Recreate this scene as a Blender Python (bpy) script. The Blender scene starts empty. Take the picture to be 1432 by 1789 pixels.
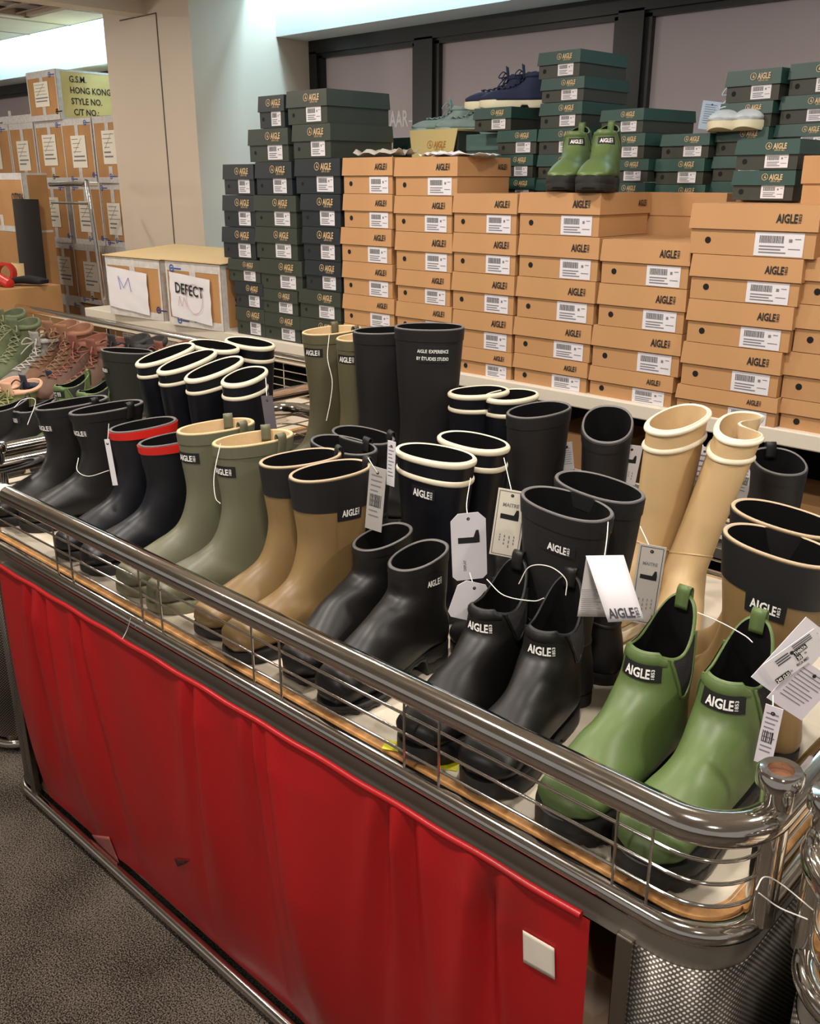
import bpy, math, random
import numpy as np
from mathutils import Vector, Matrix
random.seed(4)
C = bpy.context.scene.collection
SC = bpy.context.scene

# ------------------------------------------------------------------ camera
FPX = 1636.0; PITCH = math.atan(579/1636.0); CX, CY = 716.0, 894.5
YAW = math.radians(46.613)
fh = np.array([-math.cos(YAW), math.sin(YAW), 0.0])
CF = fh*math.cos(PITCH) - np.array([0, 0, math.sin(PITCH)])
CU = fh*math.sin(PITCH) + np.array([0, 0, math.cos(PITCH)])
CR = np.array([math.sin(YAW), math.cos(YAW), 0.0])
CC = np.array([0, 0, 1.6])
cam = bpy.data.cameras.new('camera'); co = bpy.data.objects.new('camera', cam); C.objects.link(co)
m = Matrix.Identity(4)
for i in range(3):
    m[i][0] = CR[i]; m[i][1] = CU[i]; m[i][2] = -CF[i]; m[i][3] = CC[i]
co.matrix_world = m
cam.sensor_fit = 'VERTICAL'; cam.sensor_height = 36; cam.sensor_width = 36
cam.lens = 36*FPX/1789; cam.clip_start = .05
SC.camera = co
# a pixel of the photograph -> a point on a real plane of the room
def ray(x, y): return CF + CR*(x-CX)/FPX - CU*(y-CY)/FPX
def at(x, y, Z):
    d = ray(x, y); return CC + d*((Z-CC[2])/d[2])
def aty(x, y, Y):
    d = ray(x, y); return CC + d*((Y-CC[1])/d[1])
def atw(x, y, w): return CC + ray(x, y)*w

# ------------------------------------------------------------------ world, lights, exposure
SC.view_settings.view_transform = 'Standard'; SC.view_settings.look = 'None'
SC.view_settings.gamma = 1; SC.view_settings.use_curve_mapping = False
SC.view_settings.exposure = -.55
wd = bpy.data.worlds.new('world'); SC.world = wd; wd.use_nodes = True
wd.node_tree.nodes['Background'].inputs[0].default_value = (1.0, .93, .87, 1)
wd.node_tree.nodes['Background'].inputs[1].default_value = .44
def lamp(name, loc, size, watt, col, size_y=None, target=None):
    l = bpy.data.lights.new(name, 'AREA'); l.energy = watt; l.color = col
    l.shape = 'DISK' if size_y is None else 'RECTANGLE'; l.size = size
    if size_y: l.size_y = size_y
    o = bpy.data.objects.new(name, l); C.objects.link(o); o.location = loc
    if target is not None:
        o.rotation_euler = (Vector(target)-Vector(loc)).to_track_quat('-Z', 'Y').to_euler()
    return o
WARM = (1, .915, .82); COOL = (.50, .80, 1.0)
for i, (x, y, e) in enumerate([(-.3, .3, 34), (-1.5, .35, 34), (-2.9, .3, 34), (-1.0, 1.75, 26), (-2.4, 1.75, 26), (-4.3, 1.6, 34), (.6, 1.6, 30), (-6.2, 2.2, 30), (-1.2, -1.3, 34), (.9, -.6, 24)]):
    lamp('ceiling_spot', (x, y, 2.56), .16, e, WARM)
lamp('ceiling_fill', (-6.6, .2, 1.8), .6, 42, WARM, .6, (-7.0, 1.2, 2.6))  # added fill light with no fixture, lifts the dark ceiling
lamp('cove_light', (-4.2, 3.69, 2.86), 9.0, 195, COOL, .10, (-4.2, 3.72, 0))

# ------------------------------------------------------------------ materials
def lin(c): return tuple((v/12.92 if v <= .04045 else ((v+.055)/1.055)**2.4) for v in c)
def hx(s):
    s = s.lstrip('#'); return lin([int(s[i:i+2], 16)/255 for i in (0, 2, 4)])
MATS = {}
def mat(name, col, rough=.5, metal=0, bump=0, bscale=60, var=0, vscale=8, spec=.5, coat=0, sheen=0, emit=0):
    if name in MATS: return MATS[name]
    m = bpy.data.materials.new(name); m.use_nodes = True; nt = m.node_tree; b = nt.nodes['Principled BSDF']
    if isinstance(col, str): col = hx(col)
    b.inputs['Base Color'].default_value = (*col, 1); b.inputs['Roughness'].default_value = rough
    b.inputs['Metallic'].default_value = metal; b.inputs['Specular IOR Level'].default_value = spec
    b.inputs['Coat Weight'].default_value = coat
    tc = nt.nodes.new('ShaderNodeTexCoord')
    if var:
        n = nt.nodes.new('ShaderNodeTexNoise'); n.inputs['Scale'].default_value = vscale; n.inputs['Detail'].default_value = 5
        nt.links.new(tc.outputs['Object'], n.inputs['Vector'])
        r = nt.nodes.new('ShaderNodeMapRange'); r.inputs['From Min'].default_value = .3; r.inputs['From Max'].default_value = .7
        r.inputs['To Min'].default_value = 1-var; r.inputs['To Max'].default_value = 1+var
        nt.links.new(n.outputs['Fac'], r.inputs['Value'])
        x = nt.nodes.new('ShaderNodeVectorMath'); x.operation = 'SCALE'; x.inputs[0].default_value = col
        nt.links.new(r.outputs[0], x.inputs['Scale']); nt.links.new(x.outputs[0], b.inputs['Base Color'])
    if bump:
        n = nt.nodes.new('ShaderNodeTexNoise'); n.inputs['Scale'].default_value = bscale; n.inputs['Detail'].default_value = 3
        nt.links.new(tc.outputs['Object'], n.inputs['Vector'])
        bp = nt.nodes.new('ShaderNodeBump'); bp.inputs['Strength'].default_value = bump; bp.inputs['Distance'].default_value = .002
        nt.links.new(n.outputs['Fac'], bp.inputs['Height']); nt.links.new(bp.outputs[0], b.inputs['Normal'])
    if emit:
        b.inputs['Emission Color'].default_value = (*col, 1); b.inputs['Emission Strength'].default_value = emit
    MATS[name] = m; return m
def carpet_mat():
    m = bpy.data.materials.new('carpet'); m.use_nodes = True; nt = m.node_tree; b = nt.nodes['Principled BSDF']
    tc = nt.nodes.new('ShaderNodeTexCoord'); n = nt.nodes.new('ShaderNodeTexNoise'); n.inputs['Scale'].default_value = 300; n.inputs['Detail'].default_value = 3
    n2 = nt.nodes.new('ShaderNodeTexNoise'); n2.inputs['Scale'].default_value = 5; n2.inputs['Detail'].default_value = 4
    for k in (n, n2): nt.links.new(tc.outputs['Object'], k.inputs['Vector'])
    cr = nt.nodes.new('ShaderNodeValToRGB'); e = cr.color_ramp.elements
    e[0].position = .43; e[0].color = (*hx('1d1a17'), 1); e[1].position = .60; e[1].color = (*hx('756b61'), 1)
    mx = nt.nodes.new('ShaderNodeMath'); mx.operation = 'MULTIPLY_ADD'; mx.inputs[1].default_value = .22; 
    nt.links.new(n2.outputs['Fac'], mx.inputs[0]); nt.links.new(n.outputs['Fac'], mx.inputs[2])
    sb = nt.nodes.new('ShaderNodeMath'); sb.operation = 'SUBTRACT'; sb.inputs[1].default_value = .11
    nt.links.new(mx.outputs[0], sb.inputs[0]); nt.links.new(sb.outputs[0], cr.inputs[0])
    nt.links.new(cr.outputs[0], b.inputs['Base Color']); b.inputs['Roughness'].default_value = .95; b.inputs['Specular IOR Level'].default_value = .1
    bp = nt.nodes.new('ShaderNodeBump'); bp.inputs['Strength'].default_value = .6; bp.inputs['Distance'].default_value = .004
    nt.links.new(n.outputs['Fac'], bp.inputs['Height']); nt.links.new(bp.outputs[0], b.inputs['Normal'])
    return m
def perf_mat():
    # sheet steel with a staggered grid of bright dots, painting in light through its holes, laid out on its UV (metres)
    m = bpy.data.materials.new('perforated_steel'); m.use_nodes = True; nt = m.node_tree; b = nt.nodes['Principled BSDF']
    uv = nt.nodes.new('ShaderNodeUVMap'); sp = nt.nodes.new('ShaderNodeSeparateXYZ'); nt.links.new(uv.outputs[0], sp.inputs[0])
    def M(op, a, b_=None, c=None):
        n = nt.nodes.new('ShaderNodeMath'); n.operation = op
        for i, v in enumerate((a, b_, c)):
            if v is None: continue
            if isinstance(v, (int, float)): n.inputs[i].default_value = v
            else: nt.links.new(v, n.inputs[i])
        return n.outputs[0]
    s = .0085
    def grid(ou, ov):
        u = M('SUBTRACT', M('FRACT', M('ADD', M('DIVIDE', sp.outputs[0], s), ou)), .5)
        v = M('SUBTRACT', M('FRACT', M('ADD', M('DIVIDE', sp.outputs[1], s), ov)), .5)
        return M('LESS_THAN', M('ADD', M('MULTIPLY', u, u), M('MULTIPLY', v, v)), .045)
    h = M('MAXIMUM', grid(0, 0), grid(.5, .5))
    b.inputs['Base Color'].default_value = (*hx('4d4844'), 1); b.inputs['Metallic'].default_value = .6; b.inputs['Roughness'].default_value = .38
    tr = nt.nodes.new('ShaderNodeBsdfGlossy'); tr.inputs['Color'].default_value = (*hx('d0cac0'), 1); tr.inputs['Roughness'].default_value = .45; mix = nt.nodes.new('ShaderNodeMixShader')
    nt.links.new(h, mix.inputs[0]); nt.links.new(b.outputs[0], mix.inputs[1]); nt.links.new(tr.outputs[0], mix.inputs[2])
    nt.links.new(mix.outputs[0], nt.nodes['Material Output'].inputs['Surface'])
    return m
def red_mat():
    m = mat('red_vinyl', '#b2181c', .34, bump=.12, bscale=350, spec=.5)
    nt = m.node_tree; b = nt.nodes['Principled BSDF']; tc = nt.nodes.new('ShaderNodeTexCoord')
    n = nt.nodes.new('ShaderNodeTexNoise'); n.inputs['Scale'].default_value = 26; n.inputs['Detail'].default_value = 8
    nt.links.new(tc.outputs['Object'], n.inputs['Vector'])
    # a scuffed dirty patch with its own place near the right end
    d = nt.nodes.new('ShaderNodeVectorMath'); d.operation = 'DISTANCE'; d.inputs[1].default_value = (DIRT[0]-(-2.150-.478)/2, DIRT[1]-(BY0-.022), DIRT[2])
    nt.links.new(tc.outputs['Object'], d.inputs[0])
    r = nt.nodes.new('ShaderNodeMapRange'); r.inputs['From Min'].default_value = .01; r.inputs['From Max'].default_value = .085; r.inputs['To Min'].default_value = 1.0; r.inputs['To Max'].default_value = 0
    nt.links.new(d.outputs['Value'], r.inputs['Value'])
    mu = nt.nodes.new('ShaderNodeMath'); mu.operation = 'MULTIPLY'; nt.links.new(r.outputs[0], mu.inputs[0]); nt.links.new(n.outputs['Fac'], mu.inputs[1])
    mx = nt.nodes.new('ShaderNodeMix'); mx.data_type = 'RGBA'; mx.inputs[6].default_value = (*hx('#a8171b'), 1); mx.inputs[7].default_value = (*hx('#4a2722'), 1)
    nt.links.new(mu.outputs[0], mx.inputs[0]); nt.links.new(mx.outputs[2], b.inputs['Base Color'])
    return m

chrome = mat('chrome', '#d8d4ce', .09, 1, var=.05, vscale=30)
steel = mat('dull_chrome', '#9a948c', .24, 1, bump=.05, bscale=90)
MW = mat('white_paper', '#d6d3d8', .7, bump=.1, bscale=20)
MCREAMP = mat('cream_card', '#ddd6c6', .7)
MINK = mat('black_ink', '#151515', .7)
MGREY = mat('grey_ink', '#77757a', .8)
MBLUE = mat('blue_ink', '#2a4a9c', .6)
MPEN = mat('blue_pen', '#7f82b8', .8)
MRPEN = mat('red_pen', '#c9a0aa', .8)
MWHITE = mat('white_lettering', '#f1efec', .5)
MGOLD = mat('gold_lettering', '#c4a77c', .45)
MPATCH = mat('black_patch', '#121112', .6, bump=.3, bscale=500)
MSTRING = mat('white_string', '#e4e1da', .5)
MORANGE = mat('kraft_box', '#b4875a', .62, var=.06, vscale=5, bump=.05, bscale=120)
MORANGEIN = mat('kraft_inside', '#cfb080', .7)
MDARK = mat('dark_box', '#31372f', .45, var=.08, vscale=4)
MDARK2 = mat('navy_dark_box', '#20262a', .4, var=.08, vscale=4)
MDGREEN = mat('green_box', '#21403a', .42, var=.1, vscale=4)
MDBODY = mat('green_box_body', '#35362f', .45, var=.08, vscale=4)
MHOLE = mat('dark_hole', '#0a0908', .9)
MCARTON = mat('carton', '#ad8050', .7, var=.1, vscale=6, bump=.06, bscale=80)
MCARTON2 = mat('yellow_carton', '#c3ae70', .65, var=.06, vscale=6)
MTAPE = mat('clear_tape', '#c5c1bd', .22, var=.12, vscale=40, bump=.25, bscale=40, spec=.6)
# ------------------------------------------------------------------ mesh helpers
class MB:
    def __init__(s): s.v = []; s.f = []; s.mi = []; s.uv = None
    def add(s, vs, fs, mi=0):
        k = len(s.v); s.v += [tuple(map(float, p)) for p in vs]; s.f += [tuple(i+k for i in f) for f in fs]; s.mi += [mi]*len(fs); return s
    def box(s, x0, x1, y0, y1, z0, z1, mi=0):
        v = [(x, y, z) for z in (z0, z1) for y in (y0, y1) for x in (x0, x1)]
        return s.add(v, [(0, 2, 3, 1), (4, 5, 7, 6), (0, 1, 5, 4), (2, 6, 7, 3), (0, 4, 6, 2), (1, 3, 7, 5)], mi)
    def obox(s, c, ux, uy, uz, mi=0):   # oriented box, half vectors
        c, ux, uy, uz = map(np.asarray, (c, ux, uy, uz))
        v = [c+a*ux+b*uy+d*uz for d in (-1, 1) for b in (-1, 1) for a in (-1, 1)]
        return s.add(v, [(0, 2, 3, 1), (4, 5, 7, 6), (0, 1, 5, 4), (2, 6, 7, 3), (0, 4, 6, 2), (1, 3, 7, 5)], mi)
    def grid(s, P, cu=False, cv=False, mi=0, flip=False):
        nu, nv = len(P), len(P[0]); vs = [p for row in P for p in row]; fs = []
        for i in range(nu if cu else nu-1):
            for j in range(nv if cv else nv-1):
                a = i*nv+j; b = i*nv+(j+1) % nv; c = ((i+1) % nu)*nv+(j+1) % nv; d = ((i+1) % nu)*nv+j
                fs.append((a, d, c, b) if flip else (a, b, c, d))
        return s.add(vs, fs, mi)
    def fan(s, ring, center, mi=0, flip=False):
        n = len(ring); return s.add(list(ring)+[center], [((i+1) % n, i, n) if flip else (i, (i+1) % n, n) for i in range(n)], mi)
    def tube(s, pts, r, n=8, closed=False, mi=0, flat=1.0):
        pts = [Vector(p) for p in pts]; N = len(pts); rings = []; up = None
        for i in range(N):
            if closed: t = pts[(i+1) % N]-pts[i-1]
            else: t = pts[min(i+1, N-1)]-pts[max(i-1, 0)]
            t.normalize()
            if up is None:
                up = Vector((0, 0, 1)) if abs(t.z) < .9 else Vector((1, 0, 0))
            a = up - t*up.dot(t); a.normalize(); up = a; b = t.cross(a)
            rr = r[i] if hasattr(r, '__len__') else r
            rings.append([pts[i]+(a*math.cos(q)*flat+b*math.sin(q))*rr for q in [2*math.pi*k/n for k in range(n)]])
        s.grid(rings, cu=closed, cv=True, mi=mi, flip=True)
        if not closed:
            s.add(rings[0], [tuple(range(n))[::1]], mi); s.add(rings[-1], [tuple(range(n))[::-1]], mi)
        return s
    def lathe(s, prof, c=(0, 0, 0), n=24, mi=0):
        return s.grid([[(c[0]+r*math.cos(2*math.pi*k/n), c[1]+r*math.sin(2*math.pi*k/n), c[2]+z) for k in range(n)] for r, z in prof], cv=True, mi=mi)
    def flat(s, vs2, fs, o, ux, uy, mi=0):  # 2-D shapes onto a plane
        o, ux, uy = map(np.asarray, (o, ux, uy))
        return s.add([o+ux*x+uy*y for x, y in vs2], fs, mi)
    def rect(s, x0, x1, y0, y1, o, ux, uy, mi=0):
        return s.flat([(x0, y0), (x1, y0), (x1, y1), (x0, y1)], [(0, 1, 2, 3)], o, ux, uy, mi)
    def mesh(s, name, mats, smooth=40):
        me = bpy.data.meshes.new(name); me.from_pydata(s.v, [], s.f)
        for m_ in (mats if isinstance(mats, (list, tuple)) else [mats]): me.materials.append(m_)
        me.polygons.foreach_set('material_index', s.mi)
        if smooth:
            me.shade_smooth(); me.set_sharp_from_angle(angle=math.radians(smooth))
        if s.uv is not None:
            l = me.uv_layers.new(name='UVMap')
            for lp in me.loops: l.data[lp.index].uv = s.uv[lp.vertex_index]
        me.update(); return me
def link(name, me, parent=None):
    o = bpy.data.objects.new(name, me); C.objects.link(o)
    if parent is not None: o.parent = parent
    return o
def part(name, mb, mats, parent, smooth=40, bevel=0, label=None):
    o = link(name, mb.mesh(name, mats, smooth), parent)
    if bevel:
        b = o.modifiers.new('b', 'BEVEL'); b.width = bevel; b.segments = 2; b.limit_method = 'ANGLE'
    if label: o['label'] = label
    return o
def tag(o, label, cat, group=None):
    o['label'] = label; o['category'] = cat
    if group: o['group'] = group
    return o
def thing(name, label, cat, loc=(0, 0, 0), rz=0, group=None):
    o = bpy.data.objects.new(name, None); C.objects.link(o); o.location = loc; o.rotation_euler = (0, 0, rz); o.empty_display_size = .1
    return tag(o, label, cat, group)
def struct(name, mb, mats, parent=None, smooth=0):
    o = link(name, mb.mesh(name, mats, smooth), parent); o['kind'] = 'structure'; return o
# lettering as flat mesh, cap height 1
TXT = {}
def text2d(body, bold=.02, xs=.72):
    k = (body, bold, xs)
    if k in TXT: return TXT[k]
    cu = bpy.data.curves.new('lettering', 'FONT'); cu.body = body; cu.size = 1.0; cu.offset = bold; cu.resolution_u = 2; cu.fill_mode = 'FRONT'
    o = bpy.data.objects.new('lettering', cu); C.objects.link(o)
    dg = bpy.context.evaluated_depsgraph_get(); dg.update()
    me = bpy.data.meshes.new_from_object(o.evaluated_get(dg))
    v = np.array([x.co[:2] for x in me.vertices]); fs = [tuple(p.vertices) for p in me.polygons]
    bpy.data.objects.remove(o); bpy.data.curves.remove(cu); bpy.data.meshes.remove(me)
    s = 1/.72; v = v*s; v[:, 0] -= v[:, 0].min(); v[:, 0] *= xs; v[:, 1] -= max(0, -0) 
    TXT[k] = (v, fs, v[:, 0].max()); return TXT[k]
def logo2d(kind='1853'):
    """AIGLE in condensed capitals with a small upright 1853 behind; width and shapes for cap height 1"""
    if kind in TXT: return TXT[kind]
    v, f, w = text2d('AIGLE', .03, .68); vs = [tuple(p) for p in v]; fs = list(f)
    if kind == '1853':
        a, b, wa = text2d('1853', .02, .8); k = len(vs); sc = 1.0/wa
        vs += [(w+.10+.34-p[1]*.34, p[0]*sc) for p in a]; fs += [tuple(i+k for i in q) for q in b]; w += .46
    else:
        # ring emblem in front, small line of capitals under
        R = .62; cx = -.85; cy = .5; n = 20; k = len(vs)
        for r in (R, R*.84):
            vs += [(cx+r*math.cos(2*math.pi*i/n), cy+r*math.sin(2*math.pi*i/n)) for i in range(n)]
        fs += [(k+i, k+(i+1) % n, k+n+(i+1) % n, k+n+i) for i in range(n)]
        k = len(vs); vs += [(cx-.22, cy-.34), (cx+.02, cy+.42), (cx+.1, cy+.3), (cx-.02, cy-.02), (cx+.26, cy+.02), (cx+.2, cy-.36), (cx+.04, cy-.16), (cx-.1, cy-.16)]
        fs += [(k, k+7, k+1), (k+7, k+3, k+2, k+1), (k+7, k+6, k+3), (k+6, k+5, k+4, k+3)]
        a, b, wa = text2d('DEPUIS 1853', .0, .9); sc = w*.75/wa; k = len(vs)
        vs += [(w*.12+p[0]*sc, -.42+p[1]*sc*1.1) for p in a]; fs += [tuple(i+k for i in q) for q in b]
    TXT[kind] = (vs, fs, w); return TXT[kind]
def put_logo(mb, h, o, ux, uy, kind='1853', mi=0, center=True):
    v, f, w = logo2d(kind); off = w/2 if center else 0
    mb.flat([((x-off)*h, (y-.5)*h) for x, y in v], f, o, ux, uy, mi)
def put_text(mb, body, h, o, ux, uy, mi=0, bold=.02, xs=.72, center=False):
    v, f, w = text2d(body, bold, xs); off = w/2 if center else 0
    mb.flat([((x-off)*h, y*h) for x, y in v], f, o, ux, uy, mi); return w*h
ORD = ['first', 'second', 'third', 'fourth', 'fifth', 'sixth', 'seventh', 'eighth', 'ninth', 'tenth']
def circ(n, r, x=0, y=0): return [(x+r*math.cos(2*math.pi*i/n), y+r*math.sin(2*math.pi*i/n)) for i in range(n)]
def bez(pts, n=24):
    """smooth curve through points (Catmull-Rom)"""
    P = [np.array(p, float) for p in pts]; P = [2*P[0]-P[1]]+P+[2*P[-1]-P[-2]]; out = []
    for i in range(1, len(P)-2):
        for k in range(n):
            t = k/n; a, b, c, d = P[i-1:i+3]
            out.append(.5*((2*b)+(c-a)*t+(2*a-5*b+4*c-d)*t*t+(3*b-a-3*c+d)*t**3))
    out.append(P[-2]); return out
# ------------------------------------------------------------------ the room
WY = 4.05; CEIL = 2.60
struct('floor', MB().box(-10, 4, -4, WY+.3, -.05, 0), carpet_mat())
MWALL = mat('wall_paint', '#cfc8bd', .6, var=.03, vscale=1.5)
MBEAM = mat('beam_paint', '#d9dcda', .5)
MPILL = mat('pillar_paint', '#cbbcaa', .5, var=.02, vscale=2)
MFRAME = mat('window_frame_paint', '#171515', .35)
MFILM = mat('window_film', '#b3a3a5', .42, var=.03, vscale=1.2)
MCEIL = mat('ceiling_tile', '#e6dfd4', .8, var=.06, vscale=3, bump=.1, bscale=60)
MGRID = mat('ceiling_grid', '#a9a39a', .5)
struct('wall_back', MB().box(-10, 4, WY+.06, WY+.2, 0, 2.95).box(-10, 4, WY, WY+.06, 0, .7), MWALL)
struct('wall_left', MB().box(-10.1, -10, -4, WY+.2, 0, 2.95), MWALL)
# pillar with its access-panel seam
PX0, PX1, PY = -5.481, -4.62, 3.2
struct('wall_pillar', MB().box(PX0, PX1, PY, WY, 0, 2.95), MPILL)
s = MB(); a = aty(272, 22, PY); b = aty(306, 430, PY); sx = (a[0]+b[0])/2; zt = a[2]
s.box(sx-.004, sx+.004, PY-.003, PY, .02, zt).box(aty(209, 32, PY)[0], sx, PY-.003, PY, zt-.006, zt)
struct('trim_1', s, mat('seam_dark', '#5b5048', .8))
struct('trim_2', MB().box(PX1-.004, 4, 3.78, WY, 2.37, 2.95).box(-10, PX0+.004, 3.78, WY, 2.37, 2.95), MBEAM)      # the beam over the windows
a = aty(238, 26, PY)
struct('trim_3', MB().box(a[0]-.02, a[0]+.10, 0, PY, a[2]-.01, CEIL+.05), MPILL)                                 # boxed pipe under the ceiling
c_ = MB().box(-10, 4, -4, 3.6, CEIL, CEIL+.03)
for x in np.arange(-9.6, 4, .6): c_.box(x-.012, x+.012, -4, 3.6, CEIL-.004, CEIL, 1)
for y in np.arange(-3.6, 3.6, .6): c_.box(-10, 4, y-.012, y+.012, CEIL-.0045, CEIL, 1)
c_.box(-10, 4, 3.6, WY+.2, 2.95, 2.98, 0); c_.box(-10, 4, 3.585, 3.6, CEIL, 2.95, 0)
struct('ceiling', c_, [MCEIL, MGRID])
wins = [(PX1, aty(745, 150, WY)[0]), (aty(745, 150, WY)[0], aty(1104, 90, WY)[0]), (aty(1104, 90, WY)[0], -.9), (-10, -5.6)]
for n, (x0, x1) in enumerate(wins):
    struct('window_%d' % (n+1), MB().box(x0+.02, x1-.02, WY+.02, WY+.05, .7, 2.36), MFILM)
    f = MB(); w = .065
    f.box(x0, x1, WY-.03, WY+.02, 2.30, 2.37).box(x0, x1, WY-.03, WY+.02, .7, .78)
    f.box(x0, x0+w, WY-.03, WY+.02, .7, 2.31).box(x1-w, x1, WY-.03, WY+.02, .7, 2.31)
    g = w+.03
    f.box(x0+w, x1-w, WY-.01, WY+.03, 2.275, 2.31).box(x0+w, x0+g, WY-.01, WY+.03, .7, 2.29).box(x1-g, x1-w, WY-.01, WY+.03, .7, 2.29)
    struct('trim_%d' % (n+4), f, MFRAME)
tx = MB(); p = aty(680, 222, WY+.019); put_text(tx, 'AAR', .085, (p[0], WY+.0185, p[2]), (1, 0, 0), (0, 0, 1), xs=.62)
p = aty(714, 213, WY+.019); tx.box(p[0]+.0, p[0]+.09, WY+.0175, WY+.0185, p[2], p[2]+.008)
p = aty(772, 208, WY+.019); tx.box(p[0], p[0]+.5, WY+.0175, WY+.0185, p[2], p[2]+.008)
tag(link('window_lettering', tx.mesh('window_lettering', mat('window_vinyl', '#ded8da', .6), 0)), 'pale letters AAR and dash stuck on the grey window film', 'lettering')
# ceiling vent, top left
v = thing('ceiling_vent', 'brown slatted air vent in the ceiling at far left', 'vent', (0, 0, 0))
vc = at(-10, -42, CEIL); fr = MB()
for k in range(9):
    y = vc[1]-.5+k*.13
    part('slat', MB().obox((vc[0], y, CEIL-.02), (.85, 0, 0), (0, .035, .012), (0, -.002, .004)), mat('vent_metal', '#8d7c6c', .5), v)
fr.box(vc[0]-.9, vc[0]-.85, vc[1]-.6, vc[1]+.6, CEIL-.04, CEIL-.005).box(vc[0]+.85, vc[0]+.9, vc[1]-.6, vc[1]+.6, CEIL-.04, CEIL-.005)
fr.box(vc[0]-.9, vc[0]+.9, vc[1]-.62, vc[1]-.57, CEIL-.04, CEIL-.005).box(vc[0]-.9, vc[0]+.9, vc[1]+.57, vc[1]+.62, CEIL-.04, CEIL-.005)
part('frame', fr, mat('vent_frame', '#a89684', .5), v)

# ------------------------------------------------------------------ display bins
DZ = .775
MDECK = mat('white_laminate', '#d8cdba', .45, var=.07, vscale=9)
MWOOD = mat('raw_board_edge', '#c9955c', .75, var=.25, vscale=60, bump=.3, bscale=150)
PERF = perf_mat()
def rrect(x0, x1, y0, y1, r, n=10):
    P = []
    for cx, cy, a0 in ((x1-r, y0+r, -90), (x1-r, y1-r, 0), (x0+r, y1-r, 90), (x0+r, y0+r, 180)):
        P += [(cx+r*math.cos(math.radians(a0+90*k/n)), cy+r*math.sin(math.radians(a0+90*k/n))) for k in range(n+1)]
    return P
def wall_strip(P, z0, z1, mats, name, parent, thick=0):
    mb = MB(); mb.uv = []; L = 0; vs = []
    for i, p in enumerate(P):
        if i: L += math.hypot(p[0]-P[i-1][0], p[1]-P[i-1][1])
        vs += [(p[0], p[1], z0), (p[0], p[1], z1)]; mb.uv += [(L, z0), (L, z1)]
    mb.add(vs, [(2*i, 2*i+2, 2*i+3, 2*i+1) for i in range(len(P)-1)])
    o = part(name, mb, mats, parent, smooth=60)
    so = o.modifiers.new('s', 'SOLIDIFY'); so.thickness = .0015; so.offset = 0
    return o
def make_bin(x0, x1, y0, y1, label, pairs, front=True):
    t = thing('display_bin', label, 'display bin', ((x0+x1)/2, (y0+y1)/2, 0))
    ox, oy = (x0+x1)/2, (y0+y1)/2; x0 -= ox; x1 -= ox; y0 -= oy; y1 -= oy; r = .085
    def loop(ins, z): return [(x, y, z) for x, y in rrect(x0+ins, x1-ins, y0+ins, y1-ins, max(r-ins, .01))]
    part('top_rail', MB().tube(loop(0, .914), .0215, 16, True), chrome, t, 70)
    for z in (.802, .834, .866): part('rail_wire', MB().tube(loop(.004, z), .0024, 8, True), chrome, t, 70)
    for x in pairs:
        part('upright_wire', MB().tube([(x-ox, y0+.001, .765), (x-ox, y0+.001, .905)], .0021, 6), chrome, t)
    if pairs:
        for x in np.arange(x0+.2, x1-.1, .2):
            part('upright_wire', MB().tube([(x, y1-.001, .765), (x, y1-.001, .905)], .0021, 6), chrome, t)
    part('deck_bead', MB().tube(loop(.004, .762), .015, 12, True), chrome, t, 70)
    bd = MB(); A = loop(.002, .705); B = loop(.002, .757); bd.grid([A, B], cv=True); A2 = loop(.012, .705); bd.grid([A2, A], cv=True)
    part('deck_band', bd, mat('band_steel', '#8f887e', .42, .45), t, 60)
    dk = MB(); top = loop(.032, DZ); bot = loop(.032, DZ-.02); n = len(top)
    dk.add(top, [tuple(range(n))]); dk.grid([bot, top], cv=True)
    part('deck', dk, MDECK, t, 40)
    eg = MB(); o_ = loop(.0195, DZ-.003); i_ = [(p[0], p[1], DZ+.0007) for p in loop(.036, DZ)]; ob = loop(.0195, DZ-.022)
    eg.grid([ob, o_], cv=True); eg.grid([o_, i_], cv=True); part('board_edge', eg, MWOOD, t, 40)
    for x, y, lx, ly in ((x1, y0+r, 0, 0), (x0, y0+r, 0, 0), (x1, y1-r, 0, 0), (x0, y1-r, 0, 0)):
        po = part('corner_post', MB().lathe([(.0185, .765), (.0185, .95), (.0265, .956), (.0265, .972), (.023, .976), (.0145, .975), (.0135, .955)], (x, y, 0), 24), chrome, t, 45)
        part('post_socket', MB().lathe([(.0145, .966), (.0005, .965)], (x, y, 0), 20), mat('rusty_hole', '#6b4226', .8), po)
    # perforated corners and sides
    arcR = [(x1-.115, y0)]+[p for p in rrect(x0, x1, y0, y1, r)][:11]+[(x1, y1-r)]
    arcL = [(x0, y1-r)]+[p for p in rrect(x0, x1, y0, y1, r)][33:44]+[(x0+.115, y0)]
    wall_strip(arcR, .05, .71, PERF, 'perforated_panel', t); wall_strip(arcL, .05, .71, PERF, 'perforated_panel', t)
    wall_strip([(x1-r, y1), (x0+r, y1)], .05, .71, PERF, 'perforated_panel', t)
    part('base_rail', MB().tube(loop(0, .028), .014, 10, True), chrome, t, 70)
    for x in (x0+.125, x1-.125):
        part('front_upright', MB().box(x-.012, x+.012, y0-.006, y0+.012, .02, .715), steel, t, 0, .002)
    part('base_board', MB().box(x0+.02, x1-.02, y0+.02, y1-.02, .04, .055), mat('base_board', '#5a4634', .7), t, 0)
    return t
BX0, BX1, BY0, BY1 = -2.325, -.313, .855, 1.875
upx = [aty(x, y, BY0)[0] for x, y in [(93, 938), (120, 958), (245, 1040), (280, 1062), (440, 1135), (488, 1160), (705, 1270), (766, 1300), (1077, 1440), (1137, 1480)]]
make_bin(BX0, BX1, BY0, BY1, 'long chrome display bin full of rubber boots with a red curtain front', upx)
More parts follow.
